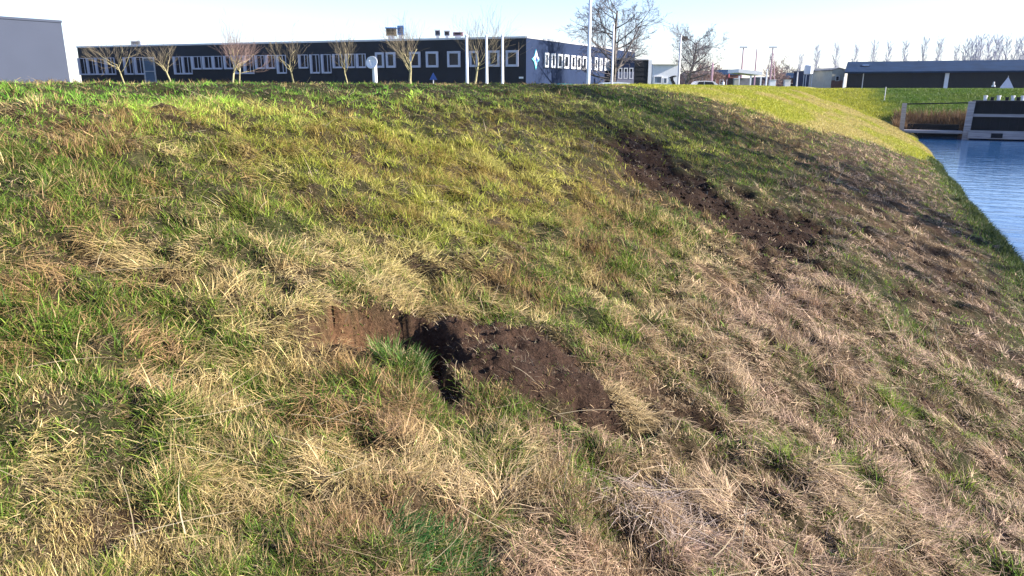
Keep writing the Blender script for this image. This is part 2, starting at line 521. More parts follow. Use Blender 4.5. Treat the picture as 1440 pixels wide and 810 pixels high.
# ------------------------------------------------------------------ grass blades
def blades(name, x, y, L, W, az, a0, a1, col, material, S=3, lift=0.0, twist=None):
    """one mesh of curved, tapering blades standing on the slope"""
    n = len(x)
    z = height(x, y) + lift
    e = .05
    zx = (height(x + e, y, False) - height(x - e, y, False)) / (2 * e)
    zy = (height(x, y + e, False) - height(x, y - e, False)) / (2 * e)
    N = np.stack([-zx, -zy, np.ones(n)], -1); N /= np.linalg.norm(N, axis=1)[:, None]
    # stiff blades grow towards the sky, lying ones follow the slope
    k = np.clip((a0 - .3) / .9, 0, 1)[:, None]
    U = np.array([0, 0, 1.0]) * (1 - k) + N * k; U /= np.linalg.norm(U, axis=1)[:, None]
    D = np.stack([np.sin(az), np.cos(az), np.zeros(n)], -1)
    D -= (D * U).sum(1)[:, None] * U; D /= np.linalg.norm(D, axis=1)[:, None]
    B = np.cross(U, D)
    tw = rng.uniform(-1.2, 1.2, n) if twist is None else twist
    wv = B * np.cos(tw)[:, None] + D * np.sin(tw)[:, None]
    P = np.stack([x, y, z - .008], -1)
    V = np.zeros((n, 2 * S + 1, 3), np.float32)
    V[:, 0] = P - wv * (W / 2)[:, None]; V[:, 1] = P + wv * (W / 2)[:, None]
    side = rng.normal(0, .12, n)
    for s in range(1, S + 1):
        t = (s - .5) / S
        a = a0 + (a1 - a0) * t
        dirn = U * np.cos(a)[:, None] + D * np.sin(a)[:, None] + B * (side * t * 2)[:, None]
        P = P + dirn * (L / S)[:, None]
        if s < S:
            w = W * (1 - .75 * (s / S) ** 1.6)
            V[:, 2 * s] = P - wv * (w / 2)[:, None]; V[:, 2 * s + 1] = P + wv * (w / 2)[:, None]
        else:
            V[:, 2 * S] = P
    b = (np.arange(n) * (2 * S + 1))[:, None]
    q = []
    for s in range(S - 1):
        q.append(np.concatenate([b + 2 * s, b + 2 * s + 1, b + 2 * s + 3, b + 2 * s + 2], 1))
    q = np.concatenate(q, 0)
    t3 = np.concatenate([b + 2 * S - 2, b + 2 * S - 1, b + 2 * S], 1)
    flat = np.concatenate([q.ravel(), t3.ravel()]); tot = np.concatenate([np.full(len(q), 4), np.full(len(t3), 3)])
    return np_mesh(name, V.reshape(-1, 3), flat, tot, material, np.repeat(col, 2 * S + 1, axis=0), smooth=False)


def sample_fan(n, r0, r1, a0=-76, a1=22, power=1.0):
    """points around the camera place, density falling with distance"""
    u = rng.random(n)
    if abs(power) < 1e-6:
        r = r0 * (r1 / r0) ** u
    else:
        r = (r0 ** power + u * (r1 ** power - r0 ** power)) ** (1 / power)
    a = np.radians(rng.uniform(a0, a1, n))
    return r * np.sin(a), r * np.cos(a), r


GRASS = vmat('grass_blade', rough=.6, trans=.38, spec=.25)
STRAWM = vmat('straw_blade', rough=.7, trans=.22, spec=.2)


def shade_green(n, yel):
    t = rng.random(n)
    c = lerp((.038, .11, .013), (.15, .27, .032), t)
    c = lerp(c, lerp((.27, .32, .035), (.50, .50, .09), t), np.clip(yel, 0, 1))
    return c


def shade_straw(n, x, y):
    t = rng.random(n)
    c = lerp((.34, .23, .10), (.64, .49, .25), t)
    k = ss(.42, .6, fbm(x, y, .5, 301, 3))            # browner, rust patches
    c = lerp(c, lerp((.20, .11, .05), (.40, .23, .12), t), .75 * k)
    pk = ss(-1.7, -.2, x) * (y < 26)                     # grey and pinkish low on the slope
    c = lerp(c, lerp((.20, .12, .09), (.64, .45, .36), t), .8 * pk)
    return c


def sward(n_tufts, per, r0, r1, power, size=1.0):
    cx, cy, r = sample_fan(n_tufts, r0, r1, power=power)
    sd_ = soil_dist(cx, cy)
    mm = mown_mask(cx, cy)
    keep = (cx > -8.5) & (cx < 2.30) & (cy < 27) & (mm < .5)
    keep &= (sd_ > .015) | (rng.random(len(cx)) < np.where(cy > 5, .20, .10) * ss(.42, .55, fbm(cx, cy, .12, 361, 3)) + .03 + .3 * ss(-.07, .01, sd_))
    gap = fbm(cx, cy, .10, 351, 3, .6)
    keep &= (gap > .40 + .07 * ss(-.9, .5, cx) * (cy < 14)) | (rng.random(len(cx)) < .30)
    cx, cy, r, sd_ = cx[keep], cy[keep], r[keep], sd_[keep]
    g = greenness(cx, cy); yel = yellowness(cx, cy)
    crest = ss(-4.5, -5.0, cx)
    is_g = rng.random(len(cx)) < np.clip(g * 1.15 - .05, 0.03, .97)
    mat_n = fbm(cx, cy, .26, 311, 4)                     # where the dead grass lies in mats
    matted = (~is_g) & (mat_n > .46 - .10 * ss(-1.4, 0, cx)) & (rng.random(len(cx)) < .93)
    flow = 2 * math.pi * 1.6 * (fbm(cx, cy, .36, 321, 3) - .5) + math.pi / 2
    kk = np.arange(len(cx)).repeat(per)
    m = len(kk)
    rad = (.018 + .016 * rng.random(len(cx)))[kk] * (1 + .10 * r[kk])
    th = rng.uniform(0, 2 * math.pi, m); q = np.sqrt(rng.random(m))
    x = cx[kk] + rad * q * np.sin(th); y = cy[kk] + rad * q * np.cos(th)
    G = is_g[kk]; T = matted[kk]; U = ~(G | T)
    rk = r[kk]
    az = rng.uniform(0, 2 * math.pi, m)
    taz = rng.uniform(0, 2 * math.pi, len(cx))[kk]
    az = np.where(G, np.where(rng.random(m) < .4, th, taz + rng.normal(0, 1.1, m)), az)
    az = np.where(T, flow[kk] + rng.normal(0, .55, len(cx))[kk] + rng.normal(0, .45, m), az)
    az = np.where(U, taz + rng.normal(0, 1.0, m), az)
    hs = (.2 + 1.6 * fbm(cx, cy, .2, 331, 3))[kk]
    tl = rng.uniform(.7, 1.35, len(cx))[kk]
    L = np.where(G, rng.uniform(.025, .07, m), np.where(T, rng.uniform(.035, .10, m), rng.uniform(.025, .075, m))) * hs * tl
    L *= np.where(crest[kk] > .5, .6, 1.0) * (1 + .025 * rk) * size
    L *= (.55 + .45 * ss(.0, .12, sd_[kk]))
    W = np.where(G, rng.uniform(.0022, .0045, m), rng.uniform(.0018, .0042, m))
    W *= np.clip(rk / 2.6, .55, 1.0)
    W = np.maximum(W, .00075 * rk * rng.uniform(.7, 1.3, m))
    a0 = np.where(G, rng.uniform(.05, 1.0, m), np.where(T, rng.uniform(.9, 1.5, m), rng.uniform(.0, .95, m)))
    a1 = a0 + np.where(G, rng.uniform(.3, 1.3, m), np.where(T, rng.uniform(.1, .7, m), rng.uniform(.0, .6, m)))
    lift = np.where(T, rng.random(m) ** 1.5 * .035, 0)
    jit = rng.uniform(.5, 1.4, len(cx))[kk] * rng.uniform(.6, 1.4, m)
    yk = .12 + yel[kk] + rng.normal(0, .12, m) + .25 * (rng.random(len(cx))[kk] < .3)
    cg = shade_green(m, yk) * jit[:, None]
    cg = lerp(cg, cg * np.array([1.3, 1.75, 1.5]), ss(-3.6, -4.4, x) * ss(11, 8, y))
    cs = shade_straw(m, x, y) * jit[:, None]
    cs = lerp(cs, cs * np.array([.78, .95, .45]), np.clip(yk * .8, 0, 1))
    # some blades of every living tuft are dead
    dead = G & (rng.random(m) < .22)
    cg[dead] = cs[dead]
    gi = np.where(G)[0]; si = np.where(~G)[0]
    ok = x < 2.42
    gi = gi[ok[gi]]; si = si[ok[si]]
    return [(i, x, y, L, W, az, a0, a1, (cg if j == 0 else cs), lift) for j, i in enumerate((gi, si))]


def merge(name, items, material, S=3):
    cat_ = lambda k: np.concatenate([it[k][it[0]] for it in items])
    o = blades(name, cat_(1), cat_(2), cat_(3), cat_(4), cat_(5), cat_(6), cat_(7), cat_(8), material, S, cat_(9))
    return o


near = sward(62000, 11, 1.0, 6.5, .35)
mid = sward(42000, 10, 6.0, 28, .2)
tag(merge('green_grass', [near[0]], GRASS), kind='stuff')
tag(merge('straw_grass', [near[1]], STRAWM), kind='stuff')
tag(merge('green_grass', [mid[0]], GRASS, 2), kind='stuff')
tag(merge('straw_grass', [mid[1]], STRAWM, 2), kind='stuff')

# fine broken litter covering the ground between the tufts
x, y, r = sample_fan(230000, 1.0, 12, power=.3)
k = (x > -5.5) & (x < 2.25) & (soil_dist(x, y) > .0); x, y, r = x[k], y[k], r[k]
m = len(x)
tag(blades('straw_litter', x, y, rng.uniform(.012, .045, m), np.maximum(.0022, .0009 * r) * rng.uniform(.7, 1.3, m), rng.uniform(0, 6.3, m), rng.uniform(1.0, 1.55, m),
           rng.uniform(1.4, 1.8, m), lerp((.10, .065, .035), (.46, .35, .21), rng.random(m) ** 1.4), STRAWM, 2, .002 + .012 * rng.random(m)), kind='stuff')

# long stray stalks lying and leaning over the sward
x, y, r = sample_fan(1000, 1.2, 14, power=.5)
k = (x > -5) & (x < 2.2) & (soil_dist(x, y) > -.06) & (rng.random(len(x)) > .75 * greenness(x, y)); x, y, r = x[k], y[k], r[k]
m = len(x); up = rng.random(m) < .3
flow = 2 * math.pi * 1.3 * (fbm(x, y, .55, 321, 3) - .5) + math.pi / 2
tag(blades('dead_stalks', x, y, rng.uniform(.12, .36, m), np.maximum(.0026, .0007 * r) * rng.uniform(.8, 1.4, m),
           flow + rng.normal(0, .9, m), np.where(up, rng.uniform(.1, .7, m), rng.uniform(1.1, 1.5, m)),
           np.where(up, rng.uniform(.8, 1.3, m), rng.uniform(1.5, 1.75, m)),
           lerp((.28, .21, .12), (.56, .46, .30), rng.random(m)), STRAWM, 4, np.where(up, 0, .02 + .04 * rng.random(m)), np.full(m, .3)), kind='stuff')

# roots and crumbs standing out of the bare soil
x, y, r = sample_fan(90000, 1.6, 12, a0=-60, a1=15, power=.4)
k = (soil_dist(x, y) < .0) & (x > -4) & (x < 2); x, y, r = x[k][:16000], y[k][:16000], r[k][:16000]
m = len(x)
tag(blades('root_fibres', x, y, rng.uniform(.01, .06, m), np.maximum(.0024, .0008 * r), rng.uniform(0, 6.3, m), rng.uniform(.3, 1.4, m),
           rng.uniform(1.2, 1.7, m), lerp((.05, .032, .022), (.60, .48, .32), rng.random(m) ** 2.6), STRAWM, 2), kind='stuff')

# soil clods
def clods(name, n, r0, r1, size):
    x, y, r = sample_fan(n * 14, r0, r1, a0=-60, a1=15, power=.4)
    k = (soil_dist(x, y) < -.02) & (x > -4) & (x < 2.1) & ((y > 4) | (rng.random(len(x)) < .22)); x, y, r = x[k][:n], y[k][:n], r[k][:n]
    m = len(x)
    s_ = np.minimum(size * rng.lognormal(-.35, .75, m), .0115) * (1 + .12 * r)
    ico = np.array([(0, 0, 1), (.89, 0, .45), (.28, .85, .45), (-.72, .53, .45), (-.72, -.53, .45), (.28, -.85, .45),
                    (.72, .53, -.45), (-.28, .85, -.45), (-.89, 0, -.45), (-.28, -.85, -.45), (.72, -.53, -.45), (0, 0, -1)])
    fc = np.array([(0, 1, 2), (0, 2, 3), (0, 3, 4), (0, 4, 5), (0, 5, 1), (1, 6, 2), (2, 7, 3), (3, 8, 4), (4, 9, 5), (5, 10, 1),
                   (2, 6, 7), (3, 7, 8), (4, 8, 9), (5, 9, 10), (1, 10, 6), (11, 7, 6), (11, 8, 7), (11, 9, 8), (11, 10, 9), (11, 6, 10)])
    V = ico[None] * s_[:, None, None] * rng.uniform(.55, 1.3, (m, 12, 1)) * rng.uniform(.6, 1.3, (m, 1, 3))
    V = V + np.stack([x, y, height(x, y) + s_ * .2], -1)[:, None]
    f = (fc[None] + (np.arange(m) * 12)[:, None, None]).reshape(-1)
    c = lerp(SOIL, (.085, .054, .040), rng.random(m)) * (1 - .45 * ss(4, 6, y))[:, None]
    tag(np_mesh(name, V.reshape(-1, 3), f, np.full(m * 20, 3), vmat('soil_crumb', rough=.95, trans=0, spec=.1, bump=.6, bscale=80), np.repeat(c, 12, 0), False), kind='stuff')


clods('soil_clods', 4200, 1.7, 12, .0042)

# mown, sunlit sward of the far part of the dike
x, y, r = sample_fan(330000, 19, 62, a0=-26, a1=9, power=.9)
mmk = mown_mask(x, y)
k = (x > -8) & (x < 2.35) & (mmk > rng.random(len(x))) & (y < 47.5 + 1.5 * (x < .8)); x, y, r = x[k], y[k], r[k]
m = len(x)
pt = ss(.40, .66, fbm(x, y * .35, 1.2, 77, 4) + .12 * ss(-1.8, 0, x) - .15 * ss(1.2, 2.0, x))
c = lerp(lerp((.27, .32, .03), (.48, .44, .06), rng.random(m)), lerp((.44, .35, .13), (.60, .48, .22), rng.random(m)), np.clip(pt * .8 + rng.normal(0, .15, m), 0, 1))
c = c * rng.uniform(.8, 1.2, m)[:, None]
tag(blades('mown_grass', x, y, rng.uniform(.04, .11, m), .0009 * r * rng.uniform(.6, 1.4, m), rng.uniform(0, 6.3, m), rng.uniform(.1, .8, m),
           rng.uniform(.7, 1.5, m), c, GRASS, 2), kind='stuff')

# sward of the cross bank, and the brown reeds at its foot
m = 80000
x = rng.uniform(-5, 12, m); y = 47.6 + 14 * rng.random(m) ** 1.2
c = lerp(lerp((.035, .10, .012), (.10, .19, .025), rng.random(m)), (.24, .25, .06), .5 * fbm(x, y, 1.2, 401, 3))
c = lerp(c, lerp((.27, .30, .03), (.48, .44, .06), rng.random(m)), ss(-1.2, 1.0, 1.0 - .16 * (y - 47.5) - x + 1.6 * (fbm(x, y, .8, 421, 3) - .5)))
tag(blades('bank_grass', x, y, rng.uniform(.05, .16, m), rng.uniform(.02, .05, m), rng.uniform(0, 6.3, m), rng.uniform(0, .5, m), rng.uniform(.4, 1.2, m), c, GRASS, 2), kind='stuff')
m = 9000
x = rng.uniform(1.2, 12, m); y = rng.uniform(46.3, 48.2, m)
c = lerp((.13, .075, .045), (.34, .22, .12), rng.random(m)) * (.6 + .8 * fbm(x, y, .5, 411, 3))[:, None]
tag(blades('reeds', x, y, rng.uniform(.25, .75, m), rng.uniform(.02, .04, m), rng.uniform(0, 6.3, m), rng.uniform(0, .5, m), rng.uniform(.2, 1.1, m), c, STRAWM, 2), kind='stuff')
# green fringe of the waterline
m = 15000
y = 7 * (30 / 7) ** rng.random(m); x = rng.normal(2.16, .11, m)
k = x < 2.5; x, y = x[k], y[k]; m = len(x)
c = lerp((.035, .07, .015), (.13, .15, .05), rng.random(m))
tag(blades('fringe_grass', x, y, rng.uniform(.06, .16, m), np.maximum(.004, .0009 * y), rng.uniform(0, 6.3, m), rng.uniform(0, .7, m), rng.uniform(.6, 1.6, m), c, GRASS, 2), kind='stuff')


def one_tuft(name, cx, cy, rx, ry, n, Lr, a0r, a1r, azf, colf, material, label, cat, dz=0.0):
    th = rng.uniform(0, 2 * math.pi, n); q = np.sqrt(rng.random(n))
    x = cx + rx * q * np.cos(th); y = cy + ry * q * np.sin(th)
    o = blades(name, x, y, rng.uniform(*Lr, n), rng.uniform(.0022, .0045, n), azf(th, n), rng.uniform(*a0r, n), rng.uniform(*a1r, n), colf(n), material, 4,
               dz * (1 - q) * 1.0)
    return tag(o, label, cat)


def mixc(n, a, b, dead=.3):
    c = lerp(a, b, rng.random(n)); k = rng.random(n) < dead
    c[k] = lerp((.34, .26, .12), (.56, .48, .26), rng.random(n))[k]
    return c * rng.uniform(.6, 1.3, n)[:, None]


one_tuft('grass_tuft', -1.56, 2.27, .12, .06, 520, (.03, .11), (0, .8), (.5, 1.5), lambda th, n: math.pi / 2 - th + rng.normal(0, .9, n),
         lambda n: mixc(n, (.04, .12, .02), (.17, .28, .05)), GRASS, 'fresh green grass tuft on the near lip of the large dug hole', 'grass tuft')
one_tuft('grass_tuft', .31, 4.42, .09, .07, 300, (.05, .12), (0, .8), (.5, 1.4), lambda th, n: math.pi / 2 - th + rng.normal(0, .8, n),
         lambda n: mixc(n, (.10, .22, .015), (.26, .36, .04), .15), GRASS, 'small bright yellow-green tuft alone in grey dead grass low on the slope', 'grass tuft')
one_tuft('grass_tuft', -.97, 1.56, .17, .10, 800, (.04, .12), (.3, 1.1), (.8, 1.6), lambda th, n: rng.normal(1.2, 1.2, n),
         lambda n: mixc(n, (.03, .12, .025), (.10, .22, .05), .2), GRASS, 'broad deep green grass clump at the bottom edge of the slope', 'grass tuft')
one_tuft('straw_tuft', -.80, 2.80, .11, .06, 420, (.06, .15), (.9, 1.5), (1.4, 1.9), lambda th, n: rng.normal(.6, .8, n),
         lambda n: lerp((.16, .11, .05), (.56, .42, .22), rng.random(n)), STRAWM, 'combed over tuft of golden straw beside the lower end of the dug hole', 'straw tuft', .05)
one_tuft('straw_tuft', -.50, 2.34, .22, .17, 750, (.06, .2), (.8, 1.5), (1.3, 1.8), lambda th, n: rng.normal(2.7, 1.0, n) ,
         lambda n: lerp((.22, .16, .12), (.60, .48, .40), rng.random(n)), STRAWM, 'large pale greyish heap of long dead grass at the bottom of the slope', 'straw tuft', .012)

# ------------------------------------------------------------------ buildings
def V3(*a): return np.array(a, float)


class Facade:
    """a vertical wall through two ground points; s runs along it in metres, o stands out of it"""
    def __init__(s, A, B):
        s.A = V3(A[0], A[1], 0); d = V3(B[0], B[1], 0) - s.A
        s.len = np.linalg.norm(d); s.d = d / s.len
        n = V3(s.d[1], -s.d[0], 0)
        if np.dot(n, -s.A) < 0: n = -n
        s.n = n

    def s_of(s, px, row=90):
        """where the sight line of photo column px meets the wall"""
        p1 = V3(*at(px, row, 10)); c = V3(0, 0, EYE)
        d = p1 - c
        # c + t d = A + s dir
        m_ = np.array([[d[0], -s.d[0]], [d[1], -s.d[1]]]); r = s.A[:2] - c[:2]
        t, q = np.linalg.solve(m_, r)
        return q, EYE + t * d[2]

    def P(s, a, o, z):
        q = s.A + s.d * a + s.n * o
        return (q[0], q[1], z)

    def box(s, mb, s0, s1, z0, z1, o0, o1):
        return mb.obox(s.P(s0, o0, z0), s.d * (s1 - s0), s.n * (o1 - o0), (0, 0, z1 - z0))


def window(F, parent, s0, s1, z0, z1, fr, depth, frame_m, glass_m, mull=False, name='window'):
    b = MB()
    F.box(b, s0, s0 + fr, z0, z1, .004, depth); F.box(b, s1 - fr, s1, z0, z1, .004, depth)
    F.box(b, s0 + fr, s1 - fr, z0, z0 + fr, .004, depth); F.box(b, s0 + fr, s1 - fr, z1 - fr, z1, .004, depth)
    if mull:
        zc = z0 + (z1 - z0) * .62
        F.box(b, s0 + fr, s1 - fr, zc - .03, zc + .03, .03, .08)
    w = b.build(name, frame_m, parent)
    g = MB(); F.box(g, s0 + fr, s1 - fr, z0 + fr, z1 - fr, .006, .03)
    g.build('pane', glass_m, w)
    return w


def xy(p): return (p[0], p[1])


# office ------------------------------------------------------------
GZ = .95
c0 = at(740, 52, 60); lft = at(108, 66, 74.7); rgt = at(893, 75.5, 60 + 17.4 * 1.42)
ZT = c0[2]
off = thing('office_building', (c0[0], c0[1], GZ), 'long low black clad office building with rows of white framed windows behind the dike', 'office building')
FF = Facade(lft, c0); FS = Facade(c0, rgt)
back = V3(*lft) + (V3(*rgt) - V3(*c0))
foot = [xy(lft), xy(c0), xy(rgt), xy(back)]


def shell(foot, z0, z1, name, m, parent, only=None):
    b = MB(); n = len(foot)
    for i in range(n):
        if only is not None and i not in only: continue
        a, c = foot[i], foot[(i + 1) % n]
        b.poly([(a[0], a[1], z0), (c[0], c[1], z0), (c[0], c[1], z1), (a[0], a[1], z1)])
    return b.build(name, m, parent)


shell(foot, GZ - .3, ZT, 'wall', M['cladding'], off, (0, 2, 3))
shell(foot, GZ - .3, ZT, 'side_wall', M['sidewall'], off, (1,))  # same cladding as the front, its sunlit tone put into the colour
b = MB(); b.poly([(p[0], p[1], ZT - .12) for p in foot]); rf = b.build('roof', M['flatroof'], off)
b = MB()
FF.box(b, -.05, FF.len - .03, ZT - .08, ZT + .06, -.15, .05)
b.build('roof_edge', M['metal'], off)
b = MB()
FS.box(b, .03, FS.len, ZT - .07, ZT + .07, -.15, .05)
b.build('side_roof_edge', M['metal'], off)
# cladding joints
rows = FF.s_of(640, 72)[1], FF.s_of(640, 94.5)[1]
zt, zb = rows[0], rows[1]
for a, c in ((529, 541), (544, 557), (577, 592), (600, 617), (630, 648), (661, 673), (687, 703), (712, 729.5)):
    window(FF, off, FF.s_of(a)[0], FF.s_of(c)[0], zb, zt, .17, .16, M['frame'], M['glass'])
low = {113, 125, 137, 151, 177, 192, 247, 259, 332, 346, 392, 439, 455}
for px in (113, 125, 137, 151, 177, 192, 247, 259, 273, 288, 302, 318, 332, 346, 362, 377, 392, 423, 439, 455, 471, 489, 504):
    s0 = FF.s_of(px)[0]; w_ = FF.s_of(px + 11)[0] - s0; zl = zb - (.42 if px in low else 0); zh = zt - .08
    b = MB()
    FF.box(b, s0 - .12, s0 + .06, zl, zh, .004, .20); FF.box(b, s0 + .06, s0 + w_, zl, zl + .13, .004, .16)
    wd = b.build('window', M['frame'], off)
    b = MB(); FF.box(b, s0 + .06, s0 + w_ - .06, zl + .13, zh - .05, .005, .03); b.build('pane', M['glass'], wd)
    b = MB()
    FF.box(b, s0 + w_ - .06, s0 + w_, zl + .13, zh, .004, .08); FF.box(b, s0 + .06, s0 + w_ - .06, zh - .05, zh, .004, .08)
    FF.box(b, s0 + .06 + w_ * .45, s0 + .12 + w_ * .45, zl + .13, zh - .05, .033, .06); b.build('frame', M['frame'], wd)
dr = window(FF, off, FF.s_of(202)[0], FF.s_of(218)[0], GZ, zt - .1, .1, .1, M['metal'], M['glassblue'], True, name='entrance_door')
zt2, zb2 = FS.s_of(785, 76.0)[1], FS.s_of(785, 95.8)[1]
for a, c in ((765, 770), (774, 779.5), (783, 789.5), (792, 798.5), (802, 807.5), (810, 815.5), (818, 823.5), (825, 830), (835, 839), (842, 845.5), (849, 852), (853.5, 856.5), (860, 863), (866, 869)):
    window(FS, off, FS.s_of(a)[0], FS.s_of(c)[0], zb2, zt2, .17, .12, M['white'], M['glass'])
# four pointed emblem on the side wall
sc_, zc = FS.s_of(752.5, 83.5); hh = FS.s_of(752.5, 69)[1] - zc; hw = (FS.s_of(757.5)[0] - FS.s_of(747.5)[0]) / 2 * 1.05
b = MB()
def star(b, k, o0, o1, cx=sc_, cz=zc):
    pts = []
    for i in range(8):
        t = i * math.pi / 4
        if i % 2 == 0: u_, v_ = hw * k * math.sin(t), hh * k * math.cos(t)
        else: u_, v_ = hw * k * .42 * np.sign(math.sin(t)), hh * k * .26 * np.sign(math.cos(t))
        pts.append((cx + u_, cz + v_))
    b.poly([FS.P(a, o1, z) for a, z in pts])
    for (a, z), (a2, z2) in zip(pts, pts[1:] + pts[:1]):
        b.poly([FS.P(a, o0, z), FS.P(a2, o0, z2), FS.P(a2, o1, z2), FS.P(a, o1, z)])
star(b, 1, .004, .08); em = b.build('emblem', M['emblemcyan'], off)
b = MB(); star(b, .78, .083, .10, sc_ + hw * .05, zc + hh * .14); b.build('emblem_light', M['white'], em)
b = MB(); star(b, .42, .103, .12, sc_ + hw * .1, zc - hh * .05); b.build('emblem_centre', M['emblemdeep'], em)
s1, z1 = FF.s_of(733, 109)
b = MB(); FF.box(b, s1 - .18, s1 + .18, z1 - .08, z1 + .06, .004, .04); b.build('number_plate', M['white'], off)


def roof_box(px0, px1, r0, r1, F, m, name, label, cat, legs=True, cap=None):
    a = at(px0, r1, F); c = at(px1, r0, F)
    w_ = math.hypot(c[0] - a[0], c[1] - a[1]); z0 = ZT - .12
    t = thing(name, (a[0], a[1], z0), label, cat)
    R3 = V3(*RGT, 0); F3 = V3(*FWD, 0)
    o = V3(a[0], a[1], a[2])
    b = MB(); b.obox(o, R3 * w_, F3 * w_ * .8, (0, 0, c[2] - a[2])); b.build('housing', m, t)
    b = MB()
    for i in range(3):
        zz = a[2] + (c[2] - a[2]) * (.25 + .22 * i)
        b.obox(V3(a[0], a[1], zz) + R3 * w_ * .12 - F3 * .03, R3 * w_ * .76, F3 * .03, (0, 0, .05))
    b.build('grille', M['dark'], t)
    b = MB(); b.obox(V3(a[0], a[1], z0) + R3 * w_ * .2, R3 * w_ * .6, F3 * w_ * .6, (0, 0, a[2] - z0 - .002)); b.build('stand', M['metal'], t)
    if cap:
        b = MB(); b.obox(o + V3(0, 0, c[2] - a[2] + .002) - R3 * .06 - F3 * .06, R3 * (w_ + .12), F3 * (w_ * .8 + .12), (0, 0, .08)); b.build('lid', cap, t)
    return t


roof_box(543, 556, 40, 50, 66, M['brown'], 'rooftop_unit', 'brown ventilation unit on the office roof beside a blue one', 'ventilation unit', cap=M['blue'])
roof_box(559, 567, 36, 49, 66, M['blue'], 'rooftop_unit', 'bright blue ventilation unit on the office roof', 'ventilation unit')
roof_box(612, 618.5, 43, 50, 64, M['orange'], 'rooftop_unit', 'left one of two small grey vent boxes on the office roof', 'ventilation unit', cap=M['white'])
roof_box(625, 632, 44, 50, 64, M['orange'], 'rooftop_unit', 'right one of two small grey vent boxes on the office roof', 'ventilation unit', cap=M['white'])
roof_box(637, 651, 45, 50, 66, M['pink'], 'rooftop_unit', 'low pinkish vent box behind the slim white flagpole on the roof', 'ventilation unit')
roof_box(184, 198, 57, 64, 76, M['white'], 'rooftop_unit', 'white vent box above the left end of the office', 'ventilation unit')

# grey building at the left edge ---------------------------------------
gz = at(86, 31.5, 58)
ga = at(86, 31.5, 58); gb = at(0, 25.5, 58 * .0794 / .0844)
d = V3(ga[0] - gb[0], ga[1] - gb[1], 0); d /= np.linalg.norm(d)
g0 = V3(ga[0], ga[1], 0) - d * 22; nrm = V3(-d[1], d[0], 0)
gf = [xy(g0), xy(ga), xy(V3(ga[0], ga[1], 0) + nrm * 24), xy(g0 + nrm * 24)]
hall = thing('grey_hall', (ga[0], ga[1], GZ), 'tall plain grey clad hall cut off by the left picture edge', 'industrial hall')
shell(gf, GZ - .3, gz[2], 'wall', M['greyclad'], hall)
b = MB(); b.poly([(p[0], p[1], gz[2] - .1) for p in gf]); b.build('roof', M['flatroof'], hall)
FG = Facade(g0, ga)
b = MB(); FG.box(b, 0, FG.len + .04, gz[2] - .02, gz[2] + .14, -.1, .06); b.build('roof_edge', M['greyclad'], hall)

# warehouse on the right -------------------------------------------------
A = at(1192, 101, 112); C_ = at(1195, 87, 120)
wh = thing('warehouse', (A[0], A[1], .8), 'wide low warehouse with a blue-grey roof and black front beyond the canal', 'warehouse')
R3 = V3(1, 0, 0); F3 = V3(0, 1, 0)
W_ = 52.0
A3 = V3(*A)
b = MB()
b.obox(V3(A[0], A[1], .7) + F3 * .8, R3 * W_, F3 * 15.2, (0, 0, A[2] - .75)); wl = b.build('wall', M['dark'], wh)
b = MB()
zr = C_[2]; L0 = A3 - R3 * .4; L1 = A3 + R3 * W_
q = [L0, L1, L1 + F3 * 8.4 + V3(0, 0, zr - A[2]), L0 + F3 * 8.4 + V3(0, 0, zr - A[2])]
q2 = [L0 + F3 * 16.8, L1 + F3 * 16.8, q[2], q[3]]
b.poly(q); b.poly(q2)
b.poly([L0, q[3], L0 + F3 * 16.8]); b.poly([L1, q[2], L1 + F3 * 16.8])
b.obox(L0 - V3(0, 0, .22), R3 * W_, F3 * .25, (0, 0, .218))
rr = b.build('roof', M['bluesteel'], wh)
b = MB()
s_ = L0 + R3 * 2.2 + F3 * 4 + V3(0, 0, (zr - A[2]) * 4 / 8.4 + .01); b.obox(s_, R3 * .9, F3 * 1.3 + V3(0, 0, (zr - A[2]) * 1.3 / 8.4), (0, 0, .12))
b.build('skylight', M['glass'], rr)
def wx_(px):
    d = V3(*at(px, 110, 10)) - V3(0, 0, EYE); return d[0] * A[1] / d[1]
for px, w_, nm, m_ in ((1329, .5, 'drainpipe', M['white']), (1213, .12, 'drainpipe', M['offwhite'])):
    q_ = at(px, 110, 112); b = MB(); b.obox(V3(wx_(px), A[1], .8) + F3 * .62, R3 * w_, F3 * .09, (0, 0, A[2] - 1.05)); b.build(nm, m_, wh)
tp = at(1418, 108, 90); bl = at(1409, 122, 90); br = at(1428, 122, 90)
tt = thing('tent', (tp[0], tp[1], .9), 'small pale grey pointed tent before the black warehouse front', 'tent')
w_ = .9
b = MB(); c = V3(tp[0], tp[1], 0); ap = c + V3(0, 0, tp[2])
cs_ = [c - R3 * w_ - F3 * w_ + V3(0, 0, .9), c + R3 * w_ - F3 * w_ + V3(0, 0, .9), c + R3 * w_ + F3 * w_ + V3(0, 0, .9), c - R3 * w_ + F3 * w_ + V3(0, 0, .9)]
for i in range(4): b.poly([cs_[i], cs_[(i + 1) % 4], ap])
b.build('canvas', M['offwhite'], tt)
b = MB(); b.tube([ap - V3(0, 0, .2), ap + V3(0, 0, .12)], .03); b.build('pole', M['metal'], tt)



R3 = V3(*RGT, 0); F3 = V3(*FWD, 0)

